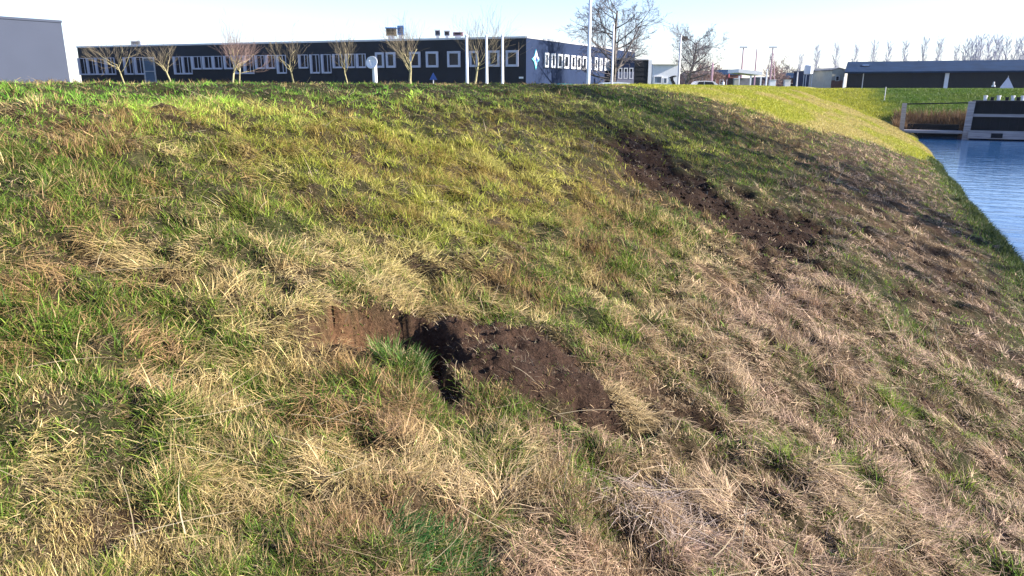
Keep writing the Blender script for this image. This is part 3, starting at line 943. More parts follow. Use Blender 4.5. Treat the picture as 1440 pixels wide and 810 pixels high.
# ------------------------------------------------------------------ generic low block with pitched or flat roof
def block(name, px0, px1, r_top, F, depth, wall_m, roof_m, label, cat, eave=None, base_m=None, base_row=None, gable=False):
    a = at(px0, r_top, F); c = at(px1, r_top, F); z0 = .9
    w = math.hypot(a[0] - c[0], a[1] - c[1]); o = V3(a[0], a[1], z0)
    t = thing(name, (a[0], a[1], z0), label, cat)
    ze = at(px0, eave, F)[2] if eave else a[2]
    b = MB(); b.obox(o, R3 * w, F3 * depth, (0, 0, ze - z0))
    if gable:
        b.poly([o + V3(0, 0, ze - z0), o + R3 * w + V3(0, 0, ze - z0), o + R3 * w / 2 + V3(0, 0, a[2] - z0)])
    b.build('wall', wall_m, t)
    b = MB(); zz = V3(0, 0, ze - z0 + .01); tt_ = V3(0, 0, a[2] - z0 + .01)
    if gable:
        e = .3
        for sg in (0, 1):
            p0 = o + R3 * (w * sg + (e if sg else -e)) + zz - F3 * .2; p1 = o + R3 * w / 2 + tt_ - F3 * .2
            b.obox(p0, p1 - p0, F3 * (depth + .3), (0, 0, .12))
    elif eave:
        b.poly([o - F3 * .3 + zz, o + R3 * w - F3 * .3 + zz, o + R3 * w + F3 * depth / 2 + tt_, o + F3 * depth / 2 + tt_])
        b.poly([o + F3 * (depth + .3) + zz, o + R3 * w + F3 * (depth + .3) + zz, o + R3 * w + F3 * depth / 2 + tt_, o + F3 * depth / 2 + tt_])
        b.poly([o + zz, o + F3 * depth / 2 + tt_, o + F3 * depth + zz]); b.poly([o + R3 * w + zz, o + R3 * w + F3 * depth / 2 + tt_, o + R3 * w + F3 * depth + zz])
    else:
        b.obox(o - R3 * .1 - F3 * .1 + zz, R3 * (w + .2), F3 * (depth + .2), (0, 0, .15))
    b.build('roof', roof_m, t)
    if base_m:
        zb_ = at(px0, base_row, F)[2]
        b = MB(); b.obox(o - F3 * .06, R3 * w, F3 * .056, (0, 0, zb_ - z0)); b.build('plinth', base_m, t)
    return t, o, w


def front_win(t, o, w, fx0, fx1, z0, z1, m=None, frame=None, name='window'):
    b = MB(); fr = .08; W2 = w * (fx1 - fx0)
    p = o + R3 * w * fx0 + V3(0, 0, z0)
    for q_, s_, h_ in ((p, fr, z1 - z0), (p + R3 * (W2 - fr), fr, z1 - z0)):
        b.obox(q_ - F3 * .08, R3 * s_, F3 * .076, (0, 0, h_))
    for dz in (0, z1 - z0 - fr):
        b.obox(p + R3 * fr + V3(0, 0, dz) - F3 * .08, R3 * (W2 - 2 * fr), F3 * .076, (0, 0, fr))
    f = b.build(name, frame or M['white'], t)
    b = MB(); b.obox(p + R3 * fr + V3(0, 0, fr) - F3 * .03, R3 * (W2 - 2 * fr), F3 * .026, (0, 0, z1 - z0 - 2 * fr)); b.build('pane', m or M['glass'], f)


# low lavender wing right of the office, the black gate and the white kiosk
t, o, w = block('low_annex', 868, 893, 84, 76, 5, M['sidewall'], M['flatroof'], 'low blue-grey annex between the big bare tree and a black gate', 'annex', base_m=mat('lavender_panel', (.30, .29, .38), .6), base_row=101)
for i in range(3): front_win(t, o, w, .08 + .31 * i, .30 + .31 * i, 1.45, 2.5)
a = at(893, 84.5, 73); c = at(912, 84.5, 73); w = math.hypot(a[0] - c[0], a[1] - c[1])
t = thing('roller_gate', (a[0], a[1], .9), 'tall black gate panel beside a white pillar right of the office', 'gate')
b = MB(); b.obox((a[0], a[1], .9), R3 * w, F3 * .25, (0, 0, a[2] - .9)); b.build('gate_panel', M['dark'], t)
b = MB()
for k in range(1, 7): b.obox(V3(a[0], a[1], .9 + k * .42) - F3 * .03, R3 * w, F3 * .027, (0, 0, .03))
b.build('gate_ribs', M['dark'], t)
b = MB(); b.obox(V3(a[0], a[1], a[2] + .002) - F3 * .05, R3 * w, F3 * .35, (0, 0, .1)); b.build('lintel', M['offwhite'], t)
b = MB(); b.obox(V3(a[0], a[1], .9) + R3 * (w + .01) - F3 * .05, R3 * .32, F3 * .35, (0, 0, a[2] - .9)); b.build('pillar', M['white'], t)
t, o, w = block('white_kiosk', 918, 955, 88, 78, 6, M['white'], M['beige'], 'white rendered building with a beige roof edge left of the nest tree', 'building', eave=91)
front_win(t, o, w, .06, .38, 1.0, 1.75, M['glassblue']); front_win(t, o, w, .42, .58, 1.0, 1.6, M['glassblue'])
# dark curved awning and doorway
b = MB()
pts = [(.66, 1.62), (.74, 1.75), (.86, 1.80), (.93, 1.78), (.93, 1.70), (.86, 1.68), (.80, 1.60), (.82, 1.35), (.90, 1.05), (.90, .70), (.84, .45), (.76, .50), (.80, .80), (.78, 1.05), (.72, 1.3), (.70, 1.5)]
P_ = [o + R3 * w * a_ + V3(0, 0, z_) for a_, z_ in pts]
b.poly([p_ - F3 * .06 for p_ in P_])
for p_, q_ in zip(P_, P_[1:] + P_[:1]): b.poly([p_ - F3 * .06, q_ - F3 * .06, q_ - F3 * .004, p_ - F3 * .004])
b.build('wall_graphic', M['dark'], t)

# brick row and the far sheds
t, o, w = block('brick_house', 972, 1012, 99, 118, 8, M['brick'], mat('brown_tiles', (.20, .13, .13), .85), 'low red brick house behind the bare tree with the nest', 'house', eave=104)
for i in range(4): front_win(t, o, w, .08 + .23 * i, .2 + .23 * i, 1.0, 1.9)
t, o, w = block('brick_shed', 1010, 1042, 97, 135, 9, M['brick'], M['bluesteel'], 'red brick shed with a dark blue roof left of the white canopy', 'shed', eave=105)
for i in range(3): front_win(t, o, w, .1 + .3 * i, .28 + .3 * i, 1.0, 1.9)
t, o, w = block('low_hall', 1070, 1112, 108, 170, 10, M['cladding'], M['bluesteel'], 'very low navy hall behind the right lamp mast', 'hall', eave=110)
front_win(t, o, w, .1, .4, .4, 1.2)
t, o, w = block('low_house', 1108, 1137, 102, 150, 9, M['brick'], M['bluesteel'], 'low house with a grey-blue hipped roof left of the white tank', 'house', eave=110)
front_win(t, o, w, .15, .35, .6, 1.4); front_win(t, o, w, .55, .8, .6, 1.4)
t, o, w = block('blue_shed', 1142, 1172, 100, 140, 9, M['sidewall'], M['flatroof'], 'flat blue-grey shed between the white tank and the beige gable', 'shed', base_m=M['beige'], base_row=114)
for i in range(3): front_win(t, o, w, .3 + .22 * i, .42 + .22 * i, 1.0, 2.6, M['glass'])
t, o, w = block('gabled_barn', 1171, 1189, 96, 125, 9, M['beige'], M['flatroof'], 'beige gabled barn on a brick base left of the warehouse', 'barn', eave=99, gable=True, base_m=M['brick'], base_row=113)
front_win(t, o, w, .3, .6, 1.6, 2.4)

# white canopy on posts
a = at(1039, 97, 100); c = at(1072, 103, 100); w = math.hypot(a[0] - c[0], a[1] - c[1]); zt_ = a[2]; ze_ = c[2]
t = thing('canopy', (a[0], a[1], .9), 'white sloping canopy roof on posts among the distant sheds', 'canopy')
b = MB(); o = V3(a[0], a[1], zt_); b.obox(o, R3 * w + V3(0, 0, ze_ - zt_ + .2), F3 * 5, (0, 0, -.45)); b.build('canopy_roof', M['white'], t)
b = MB(); b.obox(V3(a[0], a[1], .9) + F3 * 4.6 + R3 * .1, R3 * (w - .2), F3 * .2, (0, 0, ze_ - 1.45)); b.build('back_wall', M['orange'], t)
for k in (.03, .52, .95):
    b = MB(); b.obox(V3(a[0], a[1], .9) + R3 * w * k + F3 * .1, R3 * .18, F3 * .18, (0, 0, ze_ - 1.4 + (.2 if k < .9 else 0))); b.build('post', M['white'], t)
a = at(1138, 91, 130)
t = thing('water_tank', (a[0], a[1], .9), 'small white tank raised on thin white legs among the far sheds', 'tank')
b = MB(); c = V3(a[0], a[1], 0); zb_ = at(1138, 105, 130)[2]
b.tube([c + V3(0, 0, zb_), c + V3(0, 0, zb_ + .1), c + V3(0, 0, a[2] - .15), c + V3(0, 0, a[2])], [.55, .72, .72, .4], 12); b.build('tank', M['white'], t)
for sx in (-.5, .5):
    for sy in (-.5, .5):
        b = MB(); b.tube([c + R3 * sx + F3 * sy + V3(0, 0, .9), c + R3 * sx + F3 * sy + V3(0, 0, zb_ + .02)], .06, 5); b.build('leg', M['white'], t)


# lamp masts
def mast(px, r0, F, label, m, head=True, lat=False):
    a = at(px, r0, F)
    t = thing('lamp_mast' if head else 'mast', (a[0], a[1], .9), label, 'lamp mast' if head else 'mast')
    c = V3(a[0], a[1], 0)
    b = MB(); b.tube([c + V3(0, 0, .9), c + V3(0, 0, a[2])], [.16, .09], 6); b.build('pole', m, t)
    if head:
        b = MB(); b.obox(V3(a[0], a[1], a[2] - .05) - R3 * .55 - F3 * .2, R3 * 1.1, F3 * .4, (0, 0, .22)); b.build('lamp_head', M['metal'], t)
    if lat:
        b = MB()
        z = .9
        k = 0
        while z < a[2] - 1.2:
            w_ = .8 * (1 - (z - .9) / (a[2] - .9)) + .1; w2 = .8 * (1 - (z + .8 - .9) / (a[2] - .9)) + .1
            s_ = 1 if k % 2 else -1
            b.tube([c + R3 * w_ * s_ + V3(0, 0, z), c - R3 * w2 * s_ + V3(0, 0, z + .8)], .035, 4)
            b.tube([c + R3 * w_ + V3(0, 0, z), c + R3 * w2 + V3(0, 0, z + .8)], .05, 4); b.tube([c - R3 * w_ + V3(0, 0, z), c - R3 * w2 + V3(0, 0, z + .8)], .05, 4)
            z += .8; k += 1
        b.build('lattice', m, t)
    return t


mast(1045.5, 67, 120, 'pale lamp mast above the left end of the white canopy', M['pink'])
mast(1064.5, 69, 130, 'thin pinkish mast without a head between two lamp masts', M['pink'], head=False)
mast(1087, 67, 118, 'lamp mast on a pinkish lattice foot right of the white canopy', M['pink'], lat=True)
mast(1079, 97, 110, 'short white post just left of the lattice mast', M['white'], head=False)
mast(1122, 101, 112, 'short pale post before the low hipped house', M['offwhite'], head=False)
mast(1187.5, 108, 104, 'thick white post at the warehouse corner', M['white'], head=False)
mast(1002.5, 88, 84, 'slim pale post before the brick house', M['pink'], head=False)
mast(1025, 104, 90, 'short reddish post before the brick shed', M['red'], head=False)


def pole(px, r_top, F, r, label, m=M['white'], cap=True, name='flagpole', cat='flagpole', z0=None, group=None):
    a = at(px, r_top, F); c = V3(a[0], a[1], 0)
    z0 = (.95 if z0 is None else z0)
    t = thing(name, (a[0], a[1], z0), label, cat, group)
    b = MB(); b.tube([c + V3(0, 0, z0), c + V3(0, 0, z0 + .3), c + V3(0, 0, a[2])], [r * 1.1, r * 1.05, r * .8], 10); b.build('shaft', m, t, True)
    if cap: b = MB(); b.ball(c + V3(0, 0, a[2] + r * .5), r * 1.1, 8, 5); b.build('finial', m, t, True)
    b = MB(); b.tube([c + V3(0, 0, z0), c + V3(0, 0, z0 + .12)], [r * 2.2, r * 2.0], 10); b.build('foot', M['metal'], t)
    return t


pole(656, 52, 34, .068, 'white pole in front of the bare tree, left one of three on the crest')
pole(684, 52, 34, .062, 'white pole in the middle of the three before the black office')
pole(706.5, 52, 34, .062, 'white pole nearest the office corner, right one of three')
pole(831, -30, 38, .085, 'tallest white pole, passing out of the picture top before the side wall')
t = pole(863, 36, 40, .06, 'thin brownish pole with a short crossbar inside the big bare tree', M['offwhite'])
pole(957.5, 52, 70, .10, 'pale pole before the bare tree with the nest', M['offwhite'], name='lamp_post', cat='post')

# satellite dish on a post
a = at(523, 88, 46); c = V3(*a)
t = thing('satellite_dish', (a[0], a[1], .95), 'white round dish on a thick post before the black office', 'satellite dish')
b = MB()
nn = 14; ax = -F3 * .9 - R3 * .25 + V3(0, 0, .25); ax /= np.linalg.norm(ax)
u_ = np.cross(ax, (0, 0, 1.0)); u_ /= np.linalg.norm(u_); v_ = np.cross(u_, ax)
pts = []; rad = []
for i in range(6):
    q_ = i / 5; pts.append(c + ax * (.14 * q_ * q_ - .1)); rad.append(.02 + .36 * q_)
for i in range(5, -1, -1):
    q_ = i / 5; pts.append(c + ax * (.14 * q_ * q_ - .1 + .025)); rad.append(max(.01, .02 + .35 * q_))
for sgn in (1,):
    k0 = len(b.v)
    for p_, r_ in zip(pts, rad):
        for j in range(nn):
            tt_ = 2 * math.pi * j / nn; b.v.append(tuple(p_ + r_ * (math.cos(tt_) * u_ + math.sin(tt_) * v_)))
    for i in range(len(pts) - 1):
        for j in range(nn):
            a0 = k0 + i * nn + j; a1 = k0 + i * nn + (j + 1) % nn; b.f.append((a0, a1, a1 + nn, a0 + nn))
b.build('dish', M['white'], t, True)
b = MB(); b.tube([V3(a[0], a[1], .95) + R3 * .12 + F3 * .1, V3(a[0], a[1], a[2] - .1) + R3 * .12 + F3 * .1], .15, 10); b.build('post', M['white'], t)
b = MB(); b.tube([c - v_ * .3, c + ax * .35], .015, 5); b.ball(c + ax * .36, .04); b.build('feed_arm', M['metal'], t)

# little blue pointed board and low things along the crest
a = at(609, 102, 44); c = V3(*a)
t = thing('sign_board', (a[0], a[1], .95), 'small blue triangular board standing before the black office', 'sign')
b = MB(); z0 = .95
tri = [c - R3 * .22 + V3(0, 0, -.4), c + R3 * .22 + V3(0, 0, -.4), c]
b.poly(tri); b.poly([p_ + F3 * .05 for p_ in tri])
for i in range(3): b.poly([tri[i], tri[(i + 1) % 3], tri[(i + 1) % 3] + F3 * .05, tri[i] + F3 * .05])
b.build('board', M['emblemdeep'], t)
b = MB(); b.tube([V3(a[0], a[1], .95) + F3 * .025, V3(a[0], a[1], a[2] - .4) + F3 * .025], .03, 6); b.build('post', M['metal'], t)


# ------------------------------------------------------------------ parked cars, only their roofs show above the crest
def car(px0, px1, r_top, F, m, label):
    a = at(px0, r_top, F); c = at(px1, r_top, F); w = math.hypot(a[0] - c[0], a[1] - c[1]); k = w / 2.3
    g0 = a[2] - 1.46
    ox = 1.05
    c0_ = V3(a[0], a[1], g0) - R3 * ox
    t = thing('parked_car', tuple(c0_), label, 'car', 'cars parked behind the dike')
    Lr = 4.2 * max(1, k * .95) if k > 1 else 4.2
    sx = Lr / 4.2
    pf = [(0, .35), (.05, .75), (.9, .86), (1.25, 1.28), (1.5, 1.42), (2.4, 1.46), (3.1, 1.40), (3.75, .98), (4.15, .92), (4.2, .4)]
    b = MB()
    for y0 in (0, 1):
        b.poly([c0_ + R3 * u * sx + F3 * (1.7 * y0) + V3(0, 0, z) for u, z in (pf if y0 == 0 else pf[::-1])])
    pp = pf + [pf[0]]
    for (u, z), (u2, z2) in zip(pp[:-1], pp[1:]):
        b.poly([c0_ + R3 * u * sx + V3(0, 0, z), c0_ + R3 * u2 * sx + V3(0, 0, z2), c0_ + R3 * u2 * sx + F3 * 1.7 + V3(0, 0, z2), c0_ + R3 * u * sx + F3 * 1.7 + V3(0, 0, z)])
    b.build('body', m, t)
    b = MB()
    for seg in (((1.3, .9), (2.1, .9), (2.1, 1.37), (1.55, 1.35)), ((2.18, .9), (3.3, .95), (3.0, 1.33), (2.18, 1.37))):
        b.poly([c0_ + R3 * u * sx - F3 * .01 + V3(0, 0, z) for u, z in seg])
    b.build('side_window', M['glass'], t)
    for u in (.75, 3.4):
        for y0 in (-.02, 1.5):
            b = MB(); cc = c0_ + R3 * u * sx + F3 * y0 + V3(0, 0, .31)
            b.tube([cc, cc + F3 * .22], .31, 14); wl_ = b.build('wheel', M['rubber'], t)
    return t


car(762, 812, 117.4, 44, M['cyan'], 'turquoise car roof just showing over the crest below the emblem wall')
car(838, 866, 115.2, 46, M['white'], 'white car roof just showing over the crest right of the tall pole')
car(976, 988, 113.5, 80, M['offwhite'], 'cream car roof before the red brick house')
for px_, F_, mm_, lb_ in ((1083, 58, 'white', 'small white utility cabinet at the foot of the lattice mast'), (1104, 60, 'offwhite', 'small off-white utility cabinet before the very low navy hall')):
    a = at(px_, 113, F_); t = thing('utility_cabinet', (a[0], a[1], 1.0), lb_, 'cabinet')
    b = MB(); b.obox((a[0], a[1], 1.0), R3 * .45, F3 * .3, (0, 0, a[2] - 1.0)); b.build('housing', M[mm_], t)
    b = MB(); b.obox(V3(a[0], a[1], a[2] + .003) - R3 * .03 - F3 * .03, R3 * .51, F3 * .36, (0, 0, .05)); b.build('lid', M['metal'], t)
a = at(1026, 110, 60)
t = thing('waste_bin', (a[0], a[1], 1.0), 'dark waste container left of a cream cabinet on the far crest', 'bin')
b = MB(); b.obox((a[0], a[1], 1.0), R3 * .4, F3 * .4, (0, 0, a[2] - 1.0)); b.build('body', M['dark'], t)
b = MB(); b.obox(V3(a[0], a[1], a[2] + .003) - R3 * .03 - F3 * .03, R3 * .46, F3 * .46, (0, 0, .06)); b.build('lid', M['brick'], t)
a = at(1033, 111, 59)
t = thing('utility_cabinet', (a[0], a[1], 1.0), 'cream utility cabinet right of the dark waste container', 'cabinet')
b = MB(); b.obox((a[0], a[1], 1.0), R3 * .34, F3 * .3, (0, 0, a[2] - 1.0)); b.build('housing', M['beige'], t)
b = MB(); b.obox(V3(a[0], a[1], a[2] + .003) - R3 * .03 - F3 * .03, R3 * .40, F3 * .36, (0, 0, .05)); b.build('lid', M['offwhite'], t)
a = at(1017, 115, 58)
t = thing('bollard', (a[0], a[1], 1.2), 'short white bollard on the far crest left of the waste container', 'bollard')
b = MB(); c = V3(a[0], a[1], 0); b.tube([c + V3(0, 0, 1.2), c + V3(0, 0, a[2] - .04), c + V3(0, 0, a[2])], [.1, .1, .06], 8); b.build('shaft', M['white'], t)


# ------------------------------------------------------------------ jetty and sheet pile wall at the end of the canal
JY = 45.0
def jx(px):
    p1 = V3(*at(px, 170, 10)); d = p1 - V3(0, 0, EYE); t_ = JY / d[1]; return d[0] * t_
def jz(px, row):
    p1 = V3(*at(px, row, 10)); d = p1 - V3(0, 0, EYE); t_ = JY / d[1]; return EYE + d[2] * t_
x0, x1, x2 = jx(1270), jx(1360), jx(1360) + 16
zp = jz(1310, 184)
t = thing('footbridge', (x0, JY, WATER_Z), 'low weathered plank bridge with a thin rail between two grey posts', 'footbridge')
b = MB(); b.box(x0 + .12, x1 - .1, JY, JY + .9, zp - .12, zp); b.build('deck', M['plank'], t)
for px_, dx, rt in ((x0, .22, 145), (x1, .30, 142.5)):
    b = MB(); zt_ = jz(1270 if px_ == x0 else 1362, rt)
    b.obox((px_ - dx / 2, JY - .16, -1.9), (dx, 0, 0), (0, .15, 0), (.08 if px_ == x1 else -.04, 0, zt_ + 1.9)); b.build('post', M['plank'], t)
b = MB(); b.tube([(x0, JY + .1, jz(1290, 146.5)), (x1, JY + .1, jz(1350, 144.5))], .035, 6); b.build('handrail', M['steel'], t)
b = MB(); b.box(x0 + .3, x1 - .2, JY + 1.3, JY + 1.45, -1.5, jz(1310, 176)); b.build('backing_board', M['steel'], t)
t = thing('lock_wall', (x1 + .2, JY, WATER_Z), 'black timber lock wall with light rails standing in the canal', 'lock wall')
b = MB(); zt_ = jz(1400, 141.5)
b.box(x1 + .25, x2, JY + .2, JY + 1.3, -1.9, zt_ - .12); b.build('wall', M['steel'], t)
b = MB()
for k in range(1, 40):
    xx = x1 + .25 + k * .4
    if xx < x2: b.box(xx, xx + .05, JY + .17, JY + .197, -1.5, zt_ - .13)
b.build('sheet_ribs', M['dark'], t)
b = MB(); b.box(x1 + .25, x2, JY + .05, JY + 1.4, zt_ - .118, zt_); b.build('coping', M['steel'], t)
b = MB(); b.box(x1 + .25, x2, JY + .04, JY + .165, jz(1400, 164.5), jz(1400, 160.5)); b.build('rail', M['plank'], t)
b = MB(); b.box(x1 + .1, x2, JY - .35, JY + .165, jz(1400, 195), jz(1400, 184)); b.build('fender_beam', M['plank'], t)
b = MB()
for k in range(5):
    xx = x1 + 1.1 + k * 2.1
    b.box(xx, xx + .5, JY - .37, JY - .352, jz(1400, 193.5), jz(1400, 187))
b.build('fender_slots', M['dark'], t)
for i, (px_, m_) in enumerate(((1383, 'white'), (1393, 'dark'), (1402, 'white'), (1414, 'dark'), (1422, 'white'), (1430, 'dark'), (1436, 'white'))):
    xx = jx(px_)
    lab = ('stubby white mooring bollard on the black lock wall', 'stubby black mooring bollard on the black lock wall')[i % 2]
    t = thing('mooring_bollard', (xx, JY + .7, zt_), lab + ', number %d from the left' % 0 if False else ['white bollard at the left end of the lock wall top', 'black bollard right of the leftmost white one on the lock wall', 'second white bollard from the left on the lock wall top', 'black bollard between the second and third white ones', 'third white bollard from the left on the lock wall', 'black bollard near the right picture edge', 'white bollard at the right picture edge'][i], 'bollard', 'bollards on the lock wall')
    h = (.24, .17)[i % 2]
    b = MB(); b.tube([(xx, JY + .7, zt_ + .002), (xx, JY + .7, zt_ + h * .8)], .08, 8); b.build('shaft', M[m_], t)
    b = MB(); b.tube([(xx, JY + .7, zt_ + h * .8 + .002), (xx, JY + .7, zt_ + h)], [.11, .09], 8); b.build('head', M['dark' if i % 2 else 'offwhite'], t)
a = at(1246, 121, 46)
pole(1246, 122, 47, .022, 'thin pale stake on the sunlit bank left of the footbridge', M['offwhite'], cap=False, name='stake', cat='stake', z0=float(height(at(1246, 121, 47)[0], at(1246, 121, 47)[1])) - .05)
pole(1398, 115, 58, .06, 'tiny pale stake on the green cross bank before the warehouse', M['offwhite'], cap=False, name='stake', cat='stake', z0=1.6)


# ------------------------------------------------------------------ bare trees
def grow(p, d, L, r, lev, segs, P, rnd):
    """P: dict with levels, counts, angles"""
    n = P['seg'][min(lev, len(P['seg']) - 1)]
    pts = [p]; rad = [r]
    for i in range(n):
        d = d + np.array([rnd.gauss(0, 1), rnd.gauss(0, 1), rnd.gauss(0, 1)]) * P['wig'] + np.array([0, 0, P['up'][min(lev, len(P['up']) - 1)]])
        d = d / np.linalg.norm(d)
        p = p + d * L / n
        pts.append(p); rad.append(max(P['rmin'], r * (1 - (1 - P['taper']) * (i + 1) / n)))
    segs.append((lev, pts, rad))
    if lev >= P['levels']: return
    k = P['kids'][lev]
    for j in range(k):
        f = P['from'][lev] + (1 - P['from'][lev]) * (j + rnd.random()) / k
        i = min(int(f * n), n - 1); q = pts[i] + (pts[i + 1] - pts[i]) * (f * n - i)
        dd = pts[i + 1] - pts[i]; dd = dd / np.linalg.norm(dd)
        az = rnd.random() * 2 * math.pi + j * 2.4
        a = np.cross(dd, (0.3, 0.2, 1.0)); a /= np.linalg.norm(a); b_ = np.cross(dd, a)
        an = math.radians(P['ang'][lev] * rnd.uniform(.7, 1.3))
        nd = dd * math.cos(an) + (a * math.cos(az) + b_ * math.sin(az)) * math.sin(an)
        rr_ = rad[i] * P['rk'] * rnd.uniform(.8, 1.1)
        grow(q, nd, L * P['lk'][lev] * rnd.uniform(.7, 1.2) * (1 - .35 * (f - P['from'][lev])), rr_, lev + 1, segs, P, rnd)


def bare_tree(x, y, z0, H, P, seed, label, trunk_m, twig_m, group=None, name='bare_tree', split=0, build=True, knobs=False, leaves=None):
    rnd = random.Random(seed)
    segs = []
    grow(np.array([x, y, z0]), np.array([rnd.uniform(-.05, .05), rnd.uniform(-.05, .05), 1.0]), H * P['trunk'], P['r0'], 0, segs, P, rnd)
    t = thing(name, (x, y, z0), label, 'tree', group)
    b = MB(); b2 = MB()
    for lev, pts, rad in segs:
        if lev <= split: b.tube(pts, rad, 8 if lev == 0 else 5, cap=True)
        else: b2.tube(pts, rad, 4 if lev <= 2 else 3, cap=False)
        if knobs and lev == 1: b.ball(pts[-1], rad[-1] * 1.8, 6, 4)
    b.build('trunk', trunk_m, t, True); b2.build('crown', twig_m, t)
    if leaves:
        b3 = MB(); tips = [pts[-1] for lev, pts, rad in segs if lev >= 2]
        for q in tips:
            for k in range(leaves):
                c = q + np.array([rnd.gauss(0, .35) for _ in range(3)]); s_ = rnd.uniform(.08, .16)
                u = np.array([rnd.gauss(0, 1) for _ in range(3)]); u /= np.linalg.norm(u); v = np.cross(u, (rnd.random(), .3, 1.0)); v /= np.linalg.norm(v)
                b3.poly([c - u * s_, c - v * s_ * .6, c + u * s_, c + v * s_ * .6])
        b3.build('foliage', M['evergreen'], t)
    return t


POLL = dict(levels=3, kids=[7, 6, 6], seg=[4, 4, 5, 3], up=[.02, .12, .22, .08], wig=.15, taper=.5, rmin=.0045, rk=.46, ang=[50, 42, 28], trunk=.42, r0=.13,
            lk=[.6, .8, .5]) | {'from': [.70, .25, .25]}
def Pm(base_, **k): d_ = dict(base_); d_.update(k); return d_
def tree_at(px, r_top, F, z0=.95):
    a = at(px, r_top, F); return a[0], a[1], z0, a[2] - z0

PO = 'pollarded bare trees before the office'
for px, rt, F, sd, lab, m2 in ((167, 36, 54, 1, 'leftmost pollarded tree, tall thin twigs above the office roof', M['twig']),
                               (232, 52, 56, 2, 'pollarded tree right of the glass entrance door', M['twig']),
                               (318, 32, 52, 3, 'large pollarded tree with a broad pale pink crown', M['twigpink']),
                               (329, 45, 53, 4, 'second trunk close right of the pink crowned pollard', M['twigpink']),
                               (411, 42, 56, 5, 'slim pollarded tree with dark twigs in the middle of the office front', M['twig']),
                               (486, 45, 56, 6, 'pollarded tree just left of the white dish', M['twig']),
                               (575, 22, 50, 7, 'pollarded tree with a yellow-green trunk right of the white dish', M['twig']),
                               (662, 14, 48, 8, 'pollarded tree directly behind the left one of the three white poles', M['twig'])):
    X, Y, z0, H = tree_at(px, rt, F)
    P = Pm(POLL, trunk=2.2 / H, lk=[.62, (H - 2.2) / 1.55, .5], r0=(.075, .085, .095, .07, .08, .07, .12, .09)[sd - 1], kids=[(6, 5, 6), (5, 7, 5), (8, 7, 6), (6, 6, 6), (5, 5, 5), (7, 5, 5), (7, 6, 6), (6, 7, 6)][sd - 1])
    bare_tree(X, Y, z0, H, P, sd, lab, M['bark'], m2, PO, 'pollarded_tree', split=1, knobs=False)

BIG = dict(levels=4, kids=[18, 9, 7, 4], seg=[7, 6, 5, 3, 2], up=[.10, .045, .05, .03, .02], wig=.085, taper=.3, rmin=.009, rk=.5, ang=[66, 46, 42, 35], trunk=.82, r0=.24,
           lk=[.66, .5, .5, .5]) | {'from': [.16, .2, .2, .2]}
X, Y, z0, H = tree_at(868, -12, 64)
bare_tree(X, Y, z0, H, BIG, 21, 'biggest bare tree with wide spreading branches right of the tall white pole', M['barkgrey'], M['twigblue'], None, split=1)
X, Y, z0, H = tree_at(966, 40, 88)
nt_ = bare_tree(X, Y, z0, H, Pm(BIG, r0=.24), 22, 'rounded bare tree with a nest, right of the white building', M['barkgrey'], M['twigblue'], None, split=1)
q = at(962.5, 54, 87.5)
b = MB(); rn = random.Random(3)
for k in range(150):
    th = rn.uniform(0, 6.28); ph = rn.uniform(-1, 1); c = V3(q[0], q[1], q[2]) + V3(math.cos(th) * .32, math.sin(th) * .32, ph * .24) * rn.uniform(.3, 1)
    d_ = V3(rn.gauss(0, 1), rn.gauss(0, 1), rn.gauss(0, .4)); d_ /= np.linalg.norm(d_)
    b.tube([c - d_ * .22, c + d_ * .22], .02, 3)
tag(b.build('bird_nest', M['barkgrey']), 'dark round bird nest of sticks high in the rounded bare tree', 'nest')
# small bare trees among the far sheds
for px, rt, F, sd, lab in ((985, 88, 96, 31, 'low reddish bare bush before the red brick house'), (1003, 94, 98, 32, 'low bare bush right of the slim pale post'),
                           (1098, 86, 150, 33, 'small hazy bare tree right of the lattice mast'), (1108, 90, 160, 34, 'faint small bare tree above the low hall'),
                           (1090, 92, 125, 35, 'pinkish bare bush at the foot of the lattice mast')):
    X, Y, z0, H = tree_at(px, rt, F)
    bare_tree(X, Y, z0, H, Pm(BIG, levels=3, r0=.1, rmin=.015), sd, lab, M['barkgrey'], M['twigpink'] if sd != 34 else M['twigblue'], None, 'bare_bush', split=0)

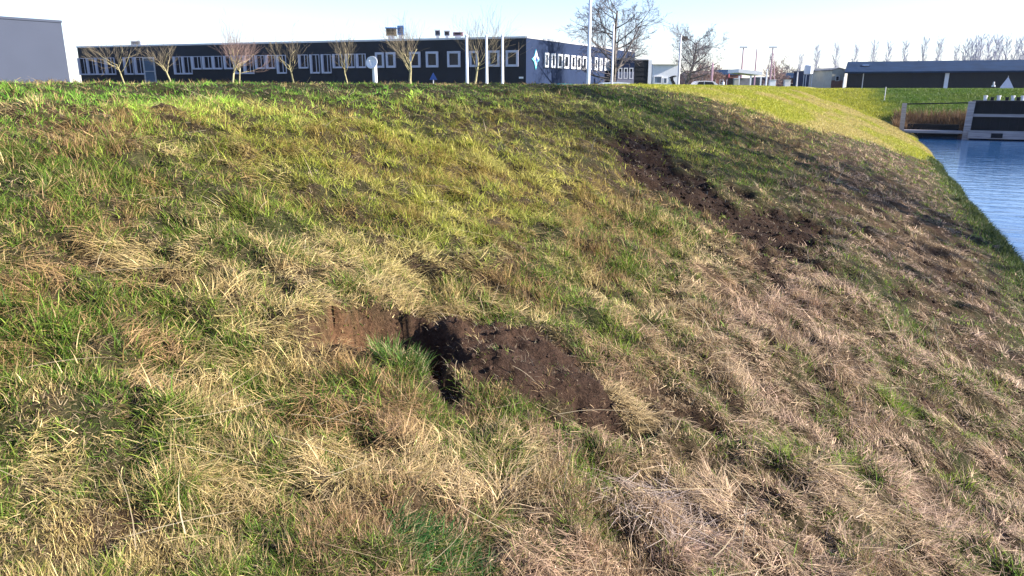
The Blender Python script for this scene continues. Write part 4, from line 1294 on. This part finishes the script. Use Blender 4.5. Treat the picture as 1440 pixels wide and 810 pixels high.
# far row of poplars
POP = dict(levels=2, kids=[60, 9], seg=[6, 4, 3], up=[.4, .20, .10], wig=.05, taper=.2, rmin=.022, rk=.3, ang=[44, 30], trunk=.96, r0=.20, lk=[.22, .5]) | {'from': [.10, .15]}
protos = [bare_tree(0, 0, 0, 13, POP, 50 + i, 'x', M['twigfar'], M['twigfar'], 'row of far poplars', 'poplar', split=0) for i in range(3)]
spots = [(1126, 78, 'leftmost far poplar, left of the white tank'), (1152, 66, 'far poplar right of the white tank'), (1179, 64, 'far poplar above the beige gabled barn'),
         (1204, 66, 'far poplar above the left corner of the warehouse roof'), (1229, 60, 'pointed far poplar, second over the warehouse roof'),
         (1251, 62, 'far poplar, third over the warehouse roof'), (1275, 60, 'far poplar, fourth over the warehouse roof'),
         (1298, 56, 'far poplar, fifth over the warehouse roof'), (1321, 57, 'far poplar, last single one before the dense clump'),
         (1348, 66, 'low far poplar at the left end of the dense clump')]
dense = [(1359, 58), (1368, 56), (1376, 60), (1385, 52), (1394, 54), (1403, 52), (1412, 57), (1421, 54), (1430, 58), (1439, 55), (1448, 57), (1457, 53)]
nm_ = ['second', 'third', 'fourth', 'fifth', 'sixth', 'seventh', 'eighth', 'ninth', 'tenth', 'eleventh', 'twelfth', 'thirteenth']
spots += [(a_, b_, 'far poplar in the dense clump over the warehouse, %s from left' % n_) for (a_, b_), n_ in zip(dense, nm_)]
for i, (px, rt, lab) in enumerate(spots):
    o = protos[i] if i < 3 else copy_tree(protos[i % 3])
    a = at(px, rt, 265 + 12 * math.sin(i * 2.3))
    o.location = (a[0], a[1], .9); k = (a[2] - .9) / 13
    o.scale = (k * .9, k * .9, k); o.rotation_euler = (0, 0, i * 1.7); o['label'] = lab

# unseen tree added on the right canal bank to throw shade on the slope
SH = Pm(BIG, levels=3, kids=[16, 8, 6], r0=.28, rmin=.012, **{'from': [.18, .15, .2, .2]})
for i, (x, y, H, lv) in enumerate(((17.6, 18.6, 13.5, 3),)):
    bare_tree(x, y, .2, H, SH, 70 + i, 'unseen ivy covered tree added on the right canal bank to shade the slope',
              M['barkgrey'], M['twigblue'], None, 'ivy_shade_tree', split=1, leaves=lv)

# ------------------------------------------------------------------ the hazy air
hm = bpy.data.materials.new('haze'); hm.use_nodes = True
hn = hm.node_tree
for n in list(hn.nodes):
    if n.type != 'OUTPUT_MATERIAL': hn.nodes.remove(n)
hv = hn.nodes.new('ShaderNodeVolumePrincipled')
hv.inputs['Color'].default_value = (.72, .84, 1.0, 1)
hv.inputs['Density'].default_value = .00012
hv.inputs['Anisotropy'].default_value = .2
hn.links.new(hv.outputs[0], [n for n in hn.nodes if n.type == 'OUTPUT_MATERIAL'][0].inputs['Volume'])
b = MB(); b.box(-1300, 1300, -1300, 1300, -3.2, 19)
tag(b.build('haze', hm), kind='stuff')

for o in bpy.data.objects:
    if '_w' in o.keys(): del o['_w']
